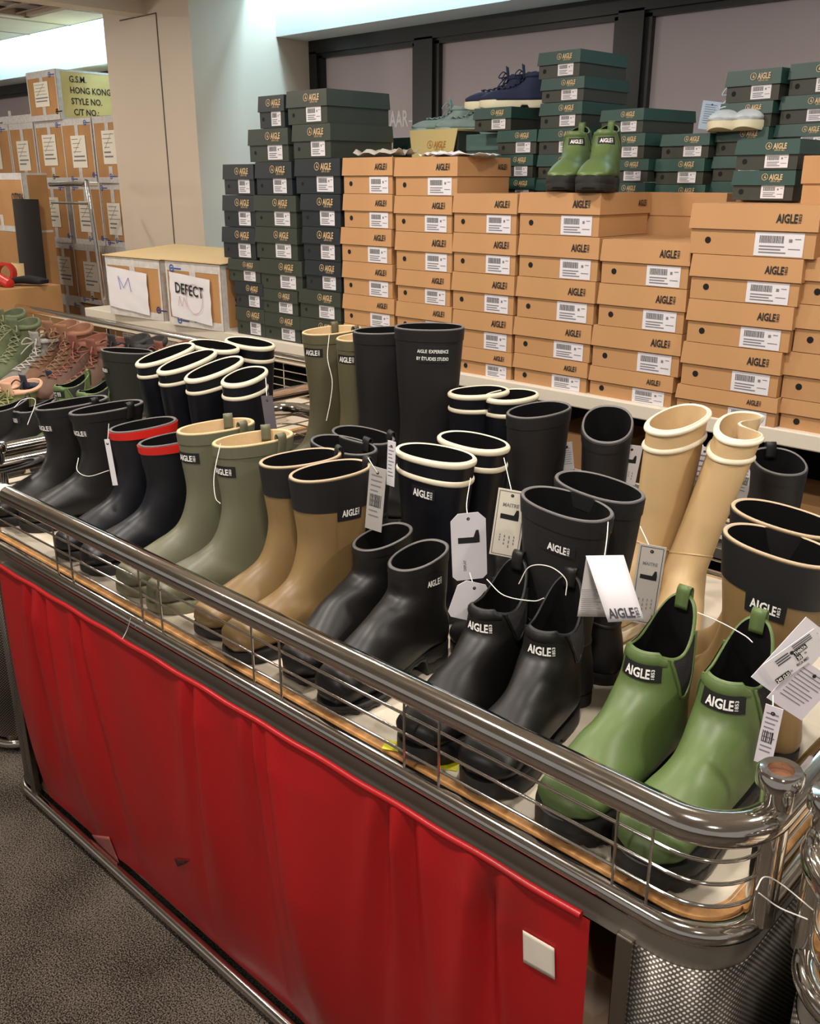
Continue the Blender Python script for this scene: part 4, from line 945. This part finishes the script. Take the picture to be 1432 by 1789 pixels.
# ---- back row
place_boot('rubber_boot', 'boot', 'olL', S(bk=dict(H=.430, L=.29, D=.175, W=.060, tilt=-.006, xc=.052, side=1), up=M_OLIVE, lining=M_LCREAM, edge=M_LCREAM, sole=M_SOLEB, bands=[('cuff', .002, .026, .0012, M_OLIVE, None)], logo=(.048, 160, .014, .056, .022, MPATCH), loops=(62, -62)), (579, 577), .430, 8, 'tall olive boot with cream lining, left one of the back row pair', GB)
place_boot('rubber_boot', 'boot', 'olR', S(bk=dict(H=.432, L=.29, D=.150, W=.056, tilt=-.006, xc=.052, side=-1), up=M_OLIVE, lining=M_LCREAM, edge=M_LCREAM, sole=M_SOLEB, bands=[('cuff', .002, .026, .0012, M_OLIVE, None)], logo=(.048, 160, .014, .056, .022, MPATCH), loops=(62,)), (634, 588), .432, 8, 'tall olive boot with cream lining, next to the tall black pair', GB)
place_boot('rubber_boot', 'boot', 'etR', tall(.497, -1, (.052, 82, .0080, .072, .040, MPATCH), D=.165, tilt=.0, W=.06) | dict(text=[('AIGLE EXPERIENCE', -.007), ('BY ÉTUDES STUDIO', .009)]), (750, 571), .497, 50, 'tallest black boot with two lines of white lettering, in the back row', GB)
place_boot('rubber_boot', 'boot', 'etL', tall(.470, 1, None, D=.160, tilt=-.004, W=.06), (672, 577), .470, 40, 'tall black boot between the olive pair and the lettered tallest boot', GB)
place_boot('rubber_boot', 'boot', 'nbL', navy('c', .360, 1, .150, None, .0, (0, .0)), (836, 683), .360, 16, 'navy boot with two cream bands in front of the tan boxes, left of two', GB)
place_boot('rubber_boot', 'boot', 'nbR', navy('d', .352, -1, .145, (.052, 60, .009, .03, .02, None), .0, (0, .0)), (893, 690), .352, 2, 'navy boot with two cream bands in front of the tan boxes, right of two', GB)
place_boot('rubber_boot', 'boot', 'bbL', tall(.365, 1, None, D=.150, tilt=-.010), (941, 716), .365, 12, 'plain black boot right of the navy banded pair in the back row', GB)
place_boot('rubber_boot', 'boot', 'bbR', tall(.345, -1, None, D=.130, W=.052, tilt=-.050), (1061, 741), .345, -28, 'plain black boot with round dark opening, left of the beige boots', GB)
place_boot('rubber_boot', 'boot', 'bfR', tall(.300, -1, None, D=.130, W=.050, tilt=-.020, th=(0,)), (1361, 806), .300, -40, 'plain black boot with riveted inner loop, right of the beige boots', GB)
def beige(H, side, lean, dent, D=.15): return S(bk=dict(ank=.88, H=H, L=.285, D=D, W=.046, tilt=-.03, xc=.052, side=side, lean=lean, dent=dent), up=M_BEIGE, lining=M_LCREAM, edge=M_CREAM, sole=M_CREAM, bands=[TWO(.0, .005, M_CREAM), TWO(.036, .0045, M_CREAM), ('ankle_band', H-.150, H-.144, .0012, M_BEIGE, ROUND)], grow=.005)
place_boot('rubber_boot', 'boot', 'bgL', beige(.405, 1, (0, .02), .0, .128), (1184, 730), .405, 8, 'upright beige boot with thick cream bands, left one of the pair', GB)
place_boot('rubber_boot', 'boot', 'bgR', beige(.400, -1, (-.01, .075), 1.15, .108), (1299, 745), .400, -24, 'leaning beige boot with a pinched cream rim, right one of the pair', GB)
# ---- navy banded boots at the left end of the bin
for i, (rim, H, ph, D, lg, lb) in enumerate([((436, 598), .385, 84, .165, None, 'farthest right'), ((373, 603), .385, 84, .165, None, 'behind the other rims'), ((289, 618), .382, -4, .180, None, 'leftmost'), ((327, 630), .380, -4, .178, None, 'second from left'), ((374, 643), .378, -4, .170, None, 'third from left'), ((427, 656), .376, -18, .135, (.050, 46, .0075, .03, .02, None), 'nearest, with tiny white lettering')]):
    place_boot('rubber_boot', 'boot', 'nc%d' % i, navy('e', H, 1, D, lg, -.035 if 1 < i < 5 else -.02 if i == 5 else .012, W=.044 if 1 < i else .050), rim, H, ph, 'navy boot with two cream bands in the left end cluster, '+lb, 'navy banded boots at the left end of the front bin')
# ---- left bin
GL = 'hiking boots and shoes on the left bin'
place_boot('rubber_boot', 'boot', 'dk', tall(.345, 1, (.055, 160, .010, .036, .018, MPATCH), D=.15, mat_=rubber('dark_olive', '#23241d', .5)), (222, 613), .345, 30, 'dark olive black boot left of the navy banded cluster', GL)
for i, (rim, H, ph, lb) in enumerate([((12, 706), .20, 26, 'black ankle boot at the left edge, nearest the frame border'), ((62, 716), .185, 26, 'black ankle boot with white string at the left end of the front bin')]):
    place_boot('ankle_boot', 'boot', 'lf', S(bk=dict(H=.20, L=.27, D=.125, W=.040, tilt=-.03, xc=.05, side=1, dip=.01), up=M_BLACK, lining=M_LBLK, edge=M_EDGE, sole=M_SOLEB, logo=patch(.035, 165, .9), loops=(0,)), rim, H, ph, lb, GL)
for i, (rim, ph, lb) in enumerate([((125, 664), 40, 'small green chelsea boot behind the black boots, left of two'), ((166, 674), 40, 'small green chelsea boot behind the black boots, right of two')]):
    place_boot('chelsea_boot', 'boot', 'gs', S(bk=dict(H=.19, L=.25, D=.11, W=.036, tilt=-.03, xc=.048, side=1, dip=.015), up=M_GREEN, lining=M_LBLK, edge=M_GREEN, sole=M_SOLEB, logo=patch(.032, 165, .9), loops=(0,), gusset=True), rim, .19, ph-30, lb, GL, base=.83)
def hiker(H, up, lace, sole, tong, lin_=None): return S(bk=dict(H=H, L=.305, D=.135, W=.047, tilt=-.015, xc=.052, side=1, dip=.01, low=1.0), up=up, lining=lin_ or tong, edge=tong, sole=sole, sole_style='lug', laces=lace, tongue=tong, grow=.005)
def cloth(n, c): return mat('suede_'+n, c, .85, bump=.4, bscale=180, var=.12, vscale=30)
HK = [
 ('hs', .215, cloth('sage', '#555c40'), mat('lace_sage', '#7c8060', .8), M_SOLEB, cloth('sage2', '#5d654a'), [((18, 545), 30, 'sage green hiking boot with matching laces at the left edge, rear one'), ((42, 562), 30, 'sage green hiking boot with matching laces at the left edge, front one')]),
 ('hg', .185, cloth('grey', '#6f6b64'), mat('lace_grey', '#a8a49c', .7), M_SOLEB, cloth('grey2', '#8d8a84'), [((88, 585), 45, 'grey hiking boot with pale tangled laces beside the sage pair')]),
 ('hb', .22, cloth('brown', '#6a4a35'), mat('lace_brown', '#7d6248', .8), M_SOLEB, cloth('brown2', '#8a6149'), [((108, 566), 38, 'brown hiking boot with padded collar, rear one of the pair'), ((132, 572), 38, 'brown hiking boot with padded collar and diamond tag')]),
 ('hr', .20, cloth('rust', '#5a4236'), mat('lace_rust', '#7d4a38', .8), M_SOLEB, cloth('rust2', '#7a4a3c'), [((158, 590), 52, 'dark hiking boot with rust red collar, left one of two'), ((190, 598), 52, 'dark hiking boot with rust red collar, right one of two')]),
 ('hd', .20, cloth('charcoal', '#2c2a28'), mat('lace_black', '#1c1b1b', .8), M_SOLEB, cloth('charcoal2', '#33312f'), [((228, 590), 60, 'charcoal hiking boot behind the dark olive boot, left one'), ((258, 594), 60, 'charcoal hiking boot behind the dark olive boot, right one')]),
 ('hr2', .19, cloth('rust', '#5a4236'), mat('lace_rust', '#7d4a38', .8), M_SOLEB, cloth('rust2', '#7a4a3c'), [((310, 602), 60, 'rust collared shoe mostly hidden behind the navy banded cluster')]),
 ('hn', .125, cloth('navy', '#262a38'), mat('lace_navy', '#1e2230', .8), M_SOLEB, cloth('navy2', '#2b3042'), [((78, 660), 62, 'navy suede lace shoe in front of the brown boots, left one'), ((122, 652), 62, 'navy suede lace shoe in front of the brown boots, right one')]),
 ('ho', .12, cloth('moss', '#5f6238'), mat('lace_moss', '#8a8c5a', .8), M_SOLEB, mat('pink_lining', '#d3a88c', .8), [((8, 668), 40, 'moss green low shoe with pink lining at the left edge'), ((40, 672), 40, 'moss green low shoe with pink lining beside the navy shoes')])]
STEP1, STEP2 = .83, .875
rs = thing('display_riser', 'white stepped riser inside the left bin carrying the hiking boots', 'riser', (-3.4, 1.6, DZ))
part('lower_step', MB().box(-.6, .75, -.45, -.1, 0.001, STEP1-DZ), MDECK, rs, 0); part('upper_step', MB().box(-.8, .8, -.1, .50, 0.001, STEP2-DZ), MDECK, rs, 0)
for key, H, up, lc, so, tg_, its in HK:
    for rim, ph, lb in its: place_boot('hiking_boot' if H > .14 else 'lace_shoe', 'shoe', key, hiker(H, up, lc, so, tg_), rim, H, ph-62, lb, GL, base=STEP2 if H > .14 else STEP1)
# ---- shoes standing on the boxes
def sneaker(H, up, sole, lin_): return S(bk=dict(H=H, L=.27, D=.10, W=.037, tilt=-.01, xc=.05, side=1, dip=.006, sole_t=.026), up=up, lining=lin_, edge=up, sole=sole, laces=mat('lace_%s' % up.name, tuple(v*1.1 for v in up.node_tree.nodes['Principled BSDF'].inputs[0].default_value[:3]), .8), tongue=up, grow=.004)
def on_box(px, top, key, spec, ang, nm, cat, label, group, Y):
    p = aty(px, 200, Y); place_boot(nm, cat, key, spec, None, 0, 0, label, group, base=top, pos=(p[0], Y)); o = bpy.context.scene.objects
def stand(key, spec, x, y, z, phi, nm, cat, label, group): return place_boot(nm, cat, key, spec, None, 0, phi, label, group, base=z, pos=(x, y))
GS = 'sneakers displayed on the boxes'
cn = cloth('sneaker_navy', '#1f2745'); cw = cloth('sneaker_white', '#bcc4cc'); cg = cloth('sneaker_grey', '#7f928f'); CRS = mat('cream_sole', '#d8d2b4', .6)
z = GT[0][1][0]; xa = aty(880, 190, GY)[0]
for q, (dx, dy, lb) in enumerate(((-.02, .22, 'navy high sneaker with cream sole on the green box, rear one'), (.07, .20, 'navy high sneaker with cream sole on the green box, front one'))): stand('snn', sneaker(.125, cn, CRS, M_LBLK), xa+dx, GY+dy, z, 62, 'sneaker', 'shoe', lb, GS)
z = GT[3][1][0]; 
for px, dy, lb in ((1197, .22, 'white sneaker on the green boxes, left one of two'), (1238, .22, 'white sneaker with a hanging tag on the green boxes')): stand('snw', sneaker(.125, cw, CRS, cw), aty(px, 220, GY)[0]+.09, GY+dy, z, -8, 'sneaker', 'shoe', lb, GS)
z = aty(800, 236, 2.98)[2]; xa = aty(790, 230, 3.0)[0]
for dx, dy, lb in ((-.02, 3.12, 'pale grey sneaker above the open dark box, left one'), (.10, 3.13, 'pale grey sneaker above the open dark box, right one')): stand('sng', sneaker(.115, cg, mat('grey_sole', '#8fa39f', .6), cg), xa+dx+.05, dy, z+.001, 62, 'sneaker', 'shoe', lb, GS)
z = TOPS[3][1][0]
spg = S(bk=dict(H=.185, L=.245, D=.092, W=.034, tilt=-.018, xc=.050, side=1, dip=.012, sole_t=.042, toe=1.1, wide=1.05), up=M_GREEN, lining=M_LBLK, edge=M_GREEN, sole=M_SOLEB, sole_style='lug', logo=(.040, 165, .012, .050, .020, MPATCH), loops=(0,), gusset=True, grow=.006)
for px, Y, lb in ((1012, 2.72, 'green chelsea boot on the tan boxes, left one of the displayed pair'), (1062, 2.70, 'green chelsea boot on the tan boxes, right one of the displayed pair')):
    p = aty(px, 320, Y); stand('gtop', spg, p[0], Y, z, -18, 'chelsea_boot', 'boot', lb, 'green boots displayed on the tan boxes')

# ------------------------------------------------------------------ hang tags and price tags
def hang_tag(px, w, wd, hd, label, roll=0, yaw=0, m_=None, shape='rect', art=None, string=None, border=False, name='hang_tag', pitch=0):
    p = atw(px[0], px[1], w); t = thing(name, label, 'tag', p)
    Z = Vector((0, 0, 1)); n = Vector(-CF); n.z = 0; n.normalize()
    n = Matrix.Rotation(math.radians(yaw), 3, 'Z') @ n; r = Z.cross(n); q = Matrix.Rotation(math.radians(roll), 3, n); up = q @ Z; r = q @ r
    if pitch: qq = Matrix.Rotation(math.radians(pitch), 3, r); up = qq @ up; n = qq @ n
    a, b = wd/2, hd/2; c = min(a, b)*.42
    sh = [(-a, -b), (a, -b), (a, b), (-a, b)] if shape == 'rect' else [(-a, -b+c*.6), (-a+c*.6, -b), (a-c*.6, -b), (a, -b+c*.6), (a, b-c), (a-c, b), (-a+c, b), (-a, b-c)]
    if shape == 'oct2': pass
    k = len(sh); r_, u_, n_ = np.array(r), np.array(up), np.array(n)
    o = MB().add([r_*x+u_*y+n_*d for d in (.0005, -.0005) for x, y in sh], [tuple(range(k)), tuple(range(2*k-1, k-1, -1))]+[(i, i+k, (i+1) % k+k, (i+1) % k) for i in range(k)])
    card = part('card', o, m_ or MW, t, 0); f = n_*.0009
    h = MB().add([f+r_*x+u_*y for x, y in circ(10, .0028, 0, b-.010)], [tuple(range(10))]); part('eyelet', h, MINK, card, 0)
    if border:
        g = MB(); e = .003
        for x0, x1, y0, y1 in ((-a+e, a-e, b-e-.0008, b-e), (-a+e, a-e, -b+e, -b+e+.0008), (-a+e, -a+e+.0008, -b+e, b-e), (a-e-.0008, a-e, -b+e, b-e)): g.rect(x0, x1, y0, y1, f, r_, u_)
        part('border', g, MINK, card, 0)
    if art:
        g = MB(); gg = MB()
        if 'boot' in art:   # pictogram of a tall boot lying towards the left
            s = wd*.62
            for P_ in ([(-.5, -.13), (.30, -.16), (.22, .13), (-.5, .15)], [(.30, -.16), (.5, -.15), (.5, .16), (.22, .13)], [(.22, .13), (.5, .16), (.46, .46), (.34, .46)]):
                g.flat([(x*s, y*s+hd*.10) for x, y in P_], [(0, 1, 2, 3)], f, r_, u_)
        if 'lines' in art:
            rr = random.Random(int(px[0]))
            for i in range(4):
                x = (-.25+.16*i)*wd; L_ = rr.uniform(.12, .24)*hd
                for q_ in range(3): gg.rect(x, x+wd*.035, -.15*hd-L_*(.3+.3*q_), -.15*hd-L_*(.12+.3*q_), f, r_, u_)
        if 'text' in art:
            rr = random.Random(int(px[0]))
            for i in range(9): gg.rect(-a*.7, a*rr.uniform(.2, .75), b*(.72-.16*i), b*(.76-.16*i), f, r_, u_)
        if 'bar' in art:
            x = -a*.7; rr = random.Random(3)
            while x < a*.6: q_ = rr.uniform(.0006, .0018); g.rect(x, x+q_, -b*.25, b*.15, f, r_, u_); x += q_+rr.uniform(.0008, .0018)
        if 'maitre' in art: put_text(gg, 'MAITRE', wd*.13, f+u_*hd*.25, r_, u_, center=True, xs=.9)
        if 'display' in art: put_text(gg, 'DISPLAY', wd*.08, f-u_*hd*.36-r_*wd*.1, u_, -r_, xs=.8)
        if 'logo' in art: put_logo(g, wd*.22, f-u_*hd*.38, r_, u_)
        if g.v: part('printing', g, MINK, card, 0)
        if gg.v: part('small_print', gg, MGREY, card, 0)
    if string:
        q0 = r_*0+u_*(b-.010)+f; pts = [q0]+[np.array(atw(x, y, ww))-p for x, y, ww in string]
        part('string', MB().tube(bez(pts, 6), .0008, 5), MSTRING, t, 70)
    return t, r_, u_, n_
PM = lambda n_px, w: n_px*w/FPX
hang_tag((819, 955), 1.56, PM(62, 1.56), PM(125, 1.56), 'white eight-sided tag with boot picture on the navy banded boot', 3, 8, shape='oct', art=('boot', 'display'), string=[(815, 880, 1.63), (822, 835, 1.66)])
hang_tag((820, 1050), 1.545, PM(62, 1.545), PM(72, 1.545), 'blank white eight-sided tag behind the black chelsea boots', -18, 10, shape='oct', string=[(820, 1000, 1.56)])
hang_tag((888, 915), 1.60, PM(52, 1.60), PM(125, 1.60), 'cream bordered tag with boot picture beside the eight-sided tag', -6, -14, m_=MCREAMP, art=('boot', 'lines', 'maitre'), border=True, string=[(880, 800, 1.70)])
t = thing('hang_tag', 'folded white tag with dark brand lettering on the tall black boot', 'tag', atw(1060, 1030, 1.34)); P0 = atw(1060, 1030, 1.34)
def leaf(tl, tr, br, bl, w0, w1, bow, name, m_):
    G = []
    for i in range(9):
        v = i/8; row = []
        for j in range(5):
            u = j/4; px = (1-v)*((1-u)*tl[0]+u*tr[0])+v*((1-u)*bl[0]+u*br[0]); py = (1-v)*((1-u)*tl[1]+u*tr[1])+v*((1-u)*bl[1]+u*br[1])
            row.append(atw(px, py, w0+(w1-w0)*v+bow*math.sin(math.pi*v))-P0)
        G.append(row)
    o = part(name, MB().grid(G), m_, t, 60); so = o.modifiers.new('s', 'SOLIDIFY'); so.thickness = .0007; so.offset = 0
    return o, G
leaf((1024, 972), (1085, 972), (1066, 1078), (1008, 1077), 1.352, 1.365, .004, 'back_leaf', mat('grey_card', '#a8a3a0', .7))
bo = bpy.data.objects[[o.name for o in t.children][-1]]; gt = MB()
for i in range(12): gt.add([atw(1016+j*5*(1 if k else 1)-i*.2, 1030+i*3.6+k, 1.352-.004) - P0 for j, k in ((0, 0), (7-(i*7 % 3), 0), (7-(i*7 % 3), 1.3), (0, 1.3))], [(0, 1, 2, 3)])
part('small_print', gt, MGREY, bo, 0)
fo, G = leaf((1023, 971), (1089, 970), (1125, 1084), (1062, 1087), 1.350, 1.315, -.012, 'front_leaf', MW)
bl_, br_, ml_ = np.array(G[8][0]), np.array(G[8][4]), np.array(G[6][0]); ux = (br_-bl_)/np.linalg.norm(br_-bl_); uy = (ml_-bl_)/np.linalg.norm(ml_-bl_); nn_ = np.cross(ux, uy); nn_ = nn_ if nn_ @ CF < 0 else -nn_
g = MB(); put_logo(g, .0145, bl_+(br_-bl_)*.5+(ml_-bl_)*.52+nn_*.002, ux, uy); part('lettering', g, MGREY if False else mat('charcoal_ink', '#3c3c40', .7), fo, 0)
part('string', MB().tube(bez([np.array(G[0][2]), atw(1060, 940, 1.37)-P0, atw(1062, 912, 1.385)-P0], 6), .0008, 5), MSTRING, t, 70)
hang_tag((1130, 1022), 1.42, PM(46, 1.42), PM(150, 1.42), 'cream bordered tag with boot picture between tall black and beige boots', -3, -20, m_=mat('grey_card2', '#b5afa8', .7), art=('boot', 'maitre', 'lines'), border=True, string=[(1118, 920, 1.45)])
hang_tag((656, 872), 1.66, PM(34, 1.66), PM(118, 1.66), 'narrow grey printed tag beside the khaki boot collar', -6, -30, m_=mat('grey_card3', '#aaa5a0', .7), art=('text', 'bar'), string=[(650, 812, 1.64), (643, 800, 1.66)])
hang_tag((683, 810), 1.78, PM(18, 1.78), PM(82, 1.78), 'thin white tag left of the navy lettered boot', -3, -40, art=('text',), string=[(680, 770, 1.8)])
hang_tag((1217, 838), 1.98, PM(58, 1.98), PM(120, 1.98), 'white barcode tag hanging between the two beige boots', -9, 0, art=('bar', 'text'), string=[(1225, 770, 2.0)])
hang_tag((1299, 838), 2.02, PM(26, 2.02), PM(75, 2.02), 'white barcode tag right of the leaning beige boot', -8, -20, art=('bar', 'text'))
hang_tag((1098, 812), 1.98, PM(36, 1.98), PM(72, 1.98), 'white tag with boot picture left of the upright beige boot', -7, 0, art=('boot', 'lines'))
hang_tag((991, 797), 2.04, PM(20, 2.04), PM(50, 2.04), 'small pale tag between the two plain black back boots', 8, 0, art=('text',))
hang_tag((194, 808), 2.05, PM(9, 2.05), PM(84, 2.05), 'white tag seen edge-on hanging from the red banded boot', 4, 0, string=[(190, 740, 2.03)])
hang_tag((470, 722), 2.02, PM(22, 2.02), PM(62, 2.02), 'dark grey tag at the right of the nearest navy banded boot', 6, -20, m_=mat('slate_card', '#5d5a60', .6), string=[(464, 660, 2.06)])
hang_tag((72, 605), 4.55, PM(26, 4.55), PM(54, 4.55), 'pale torn paper tag between grey and brown hiking boots', 3, 0, m_=mat('tan_card', '#b9a596', .7), art=('text',))
# diamond tag on the brown hiking boot
t, r_, u_, n_ = hang_tag((115, 617), 4.5, PM(27, 4.5), PM(27, 4.5), 'black diamond tag with gold lettering on the brown hiking boot', 45, 0, m_=mat('black_card', '#15110c', .5))
R2 = (r_-u_)/math.sqrt(2); U2 = (r_+u_)/math.sqrt(2)
R2, U2 = (R2, U2) if abs(U2[2]) > abs(R2[2]) else (U2, R2)
if U2[2] < 0: U2 = -U2
R2 = np.cross(U2, n_)*1.0
g = MB(); put_text(g, 'GORE-TEX', .014, n_*.0014-U2*.006, R2, U2, center=True, xs=.75, bold=.04); part('lettering', g, mat('gold_print', '#d89a2a', .5), t, 0)
g = MB(); a = PM(25, 4.5)/2
for s0, s1 in (((-a, -a), (a, -a)), ((a, -a), (a, a)), ((a, a), (-a, a)), ((-a, a), (-a, -a))): g.tube([n_*.0012+r_*s0[0]+u_*s0[1], n_*.0012+r_*s1[0]+u_*s1[1]], .0012, 4)
part('gold_border', g, mat('gold_print', '#d89a2a', .5), t, 0)
# price papers at the right edge
hang_tag((1385, 1150), 1.20, PM(78, 1.20), PM(140, 1.20), 'large white paper tag behind the printed price label at right edge', -38, 8, art=())
hang_tag((1400, 1205), 1.185, PM(85, 1.185), PM(92, 1.185), 'lower white paper tag under the printed price label at right edge', -35, 4, art=('text',), m_=mat('lilac_paper', '#cfc9d2', .7))
t, r_, u_, n_ = hang_tag((1388, 1148), 1.165, PM(108, 1.165), PM(52, 1.165), 'printed white price label with size boxes at the right edge', 38, 6, name='price_tag')
g = MB(); f = n_*.0012; W_, H_ = PM(108, 1.165), PM(52, 1.165)
for tx, x, y, hh in (('RICA MID', -.05, -.36, .11), ('CN', -.20, -.40, .07), ('FR', .16, -.12, .08)): put_text(g, tx, H_*hh, f+r_*W_*x+u_*H_*y, r_, u_)
for tx, x, y, hh in (('30', .02, -.16, .15), ('TH067A', .02, .08, .13), ('240 (2,5)', -.46, -.44, .14)):
    w_ = text2d(tx)[2]*H_*hh; g.rect(W_*x-.001, W_*x+w_+.001, H_*y-.0012, H_*(y+hh)+.0012, f, r_, u_)
    q = MB(); put_text(q, tx, H_*hh, f+n_*.0004+r_*W_*x+u_*H_*y, r_, u_); part('size_figures', q, MWHITE, t, 0)
for i in range(3): g.rect(-W_*.3, -W_*.05, H_*(.30-.10*i), H_*(.34-.10*i), f, r_, u_)
for i in range(3): g.rect(W_*.05, W_*.4, H_*(.42-.08*i), H_*(.45-.08*i), f, r_, u_)
part('printing', g, MINK, t, 0)
hang_tag((1342, 1285), 1.16, PM(30, 1.16), PM(118, 1.16), 'narrow grey tag between the green boot and corner rail', -3, -35, m_=mat('lilac_paper', '#cfc9d2', .7), art=('text', 'bar'), string=[(1350, 1215, 1.17)])
wz = float((aty(1240, 205, 3.00)-CC) @ CF)
hang_tag((1240, 202), wz, PM(34, wz), PM(46, wz), 'pale blue paper tag on the white sneaker', -6, 0, m_=mat('blue_paper', '#bcd0e4', .7), art=('text',))
# loose string loops
def string(pts, label, r=.0008):
    o = link('string', MB().tube(bez([atw(*p) for p in pts], 8), r, 5).mesh('string', MSTRING, 70)); tag(o, label, 'string')
string([(906, 1020, 1.42), (925, 990, 1.40), (960, 990, 1.38), (988, 1012, 1.37), (988, 1040, 1.37)], 'white plastic string looped over the black chelsea boots')
string([(850, 1012, 1.46), (880, 1040, 1.43), (930, 1050, 1.40), (950, 1045, 1.38)], 'white plastic string between the two black chelsea tops')
string([(1218, 1070, 1.30), (1260, 1088, 1.28), (1300, 1110, 1.25), (1314, 1122, 1.23)], 'thin pale string joining the two green chelsea boots')
string([(385, 775, 1.82), (374, 830, 1.80), (376, 868, 1.79), (385, 880, 1.79)], 'thin white string on the left sage boot')
string([(575, 585, 2.28), (572, 625, 2.26), (580, 665, 2.25), (577, 700, 2.25), (570, 735, 2.25)], 'white string hanging down the left olive boot')
string([(137, 800, 2.12), (135, 822, 2.10), (155, 832, 2.07), (190, 822, 2.04)], 'white string hanging across the plain black boot')
string([(25, 712, 2.25), (40, 698, 2.30), (62, 700, 2.32), (48, 742, 2.30)], 'white string looped on the black ankle boot at left')
string([(1320, 1555, 1.02), (1335, 1532, 1.03), (1365, 1545, 1.05), (1420, 1590, 1.02)], 'white plastic string looped across the gap between the two bins')
string([(1325, 1560, 1.02), (1360, 1585, 1.03), (1410, 1606, 1.0)], 'second strand of white string across the gap between bins')
p = aty(222, 1100, BY0-.02)
o = link('string', MB().tube(bez([aty(228, 1080, BY0-.02), p, aty(214, 1116, BY0-.03)], 6), .0007, 5).mesh('string', MSTRING, 70)); tag(o, 'short tag end of white string over the curtain hem', 'string')
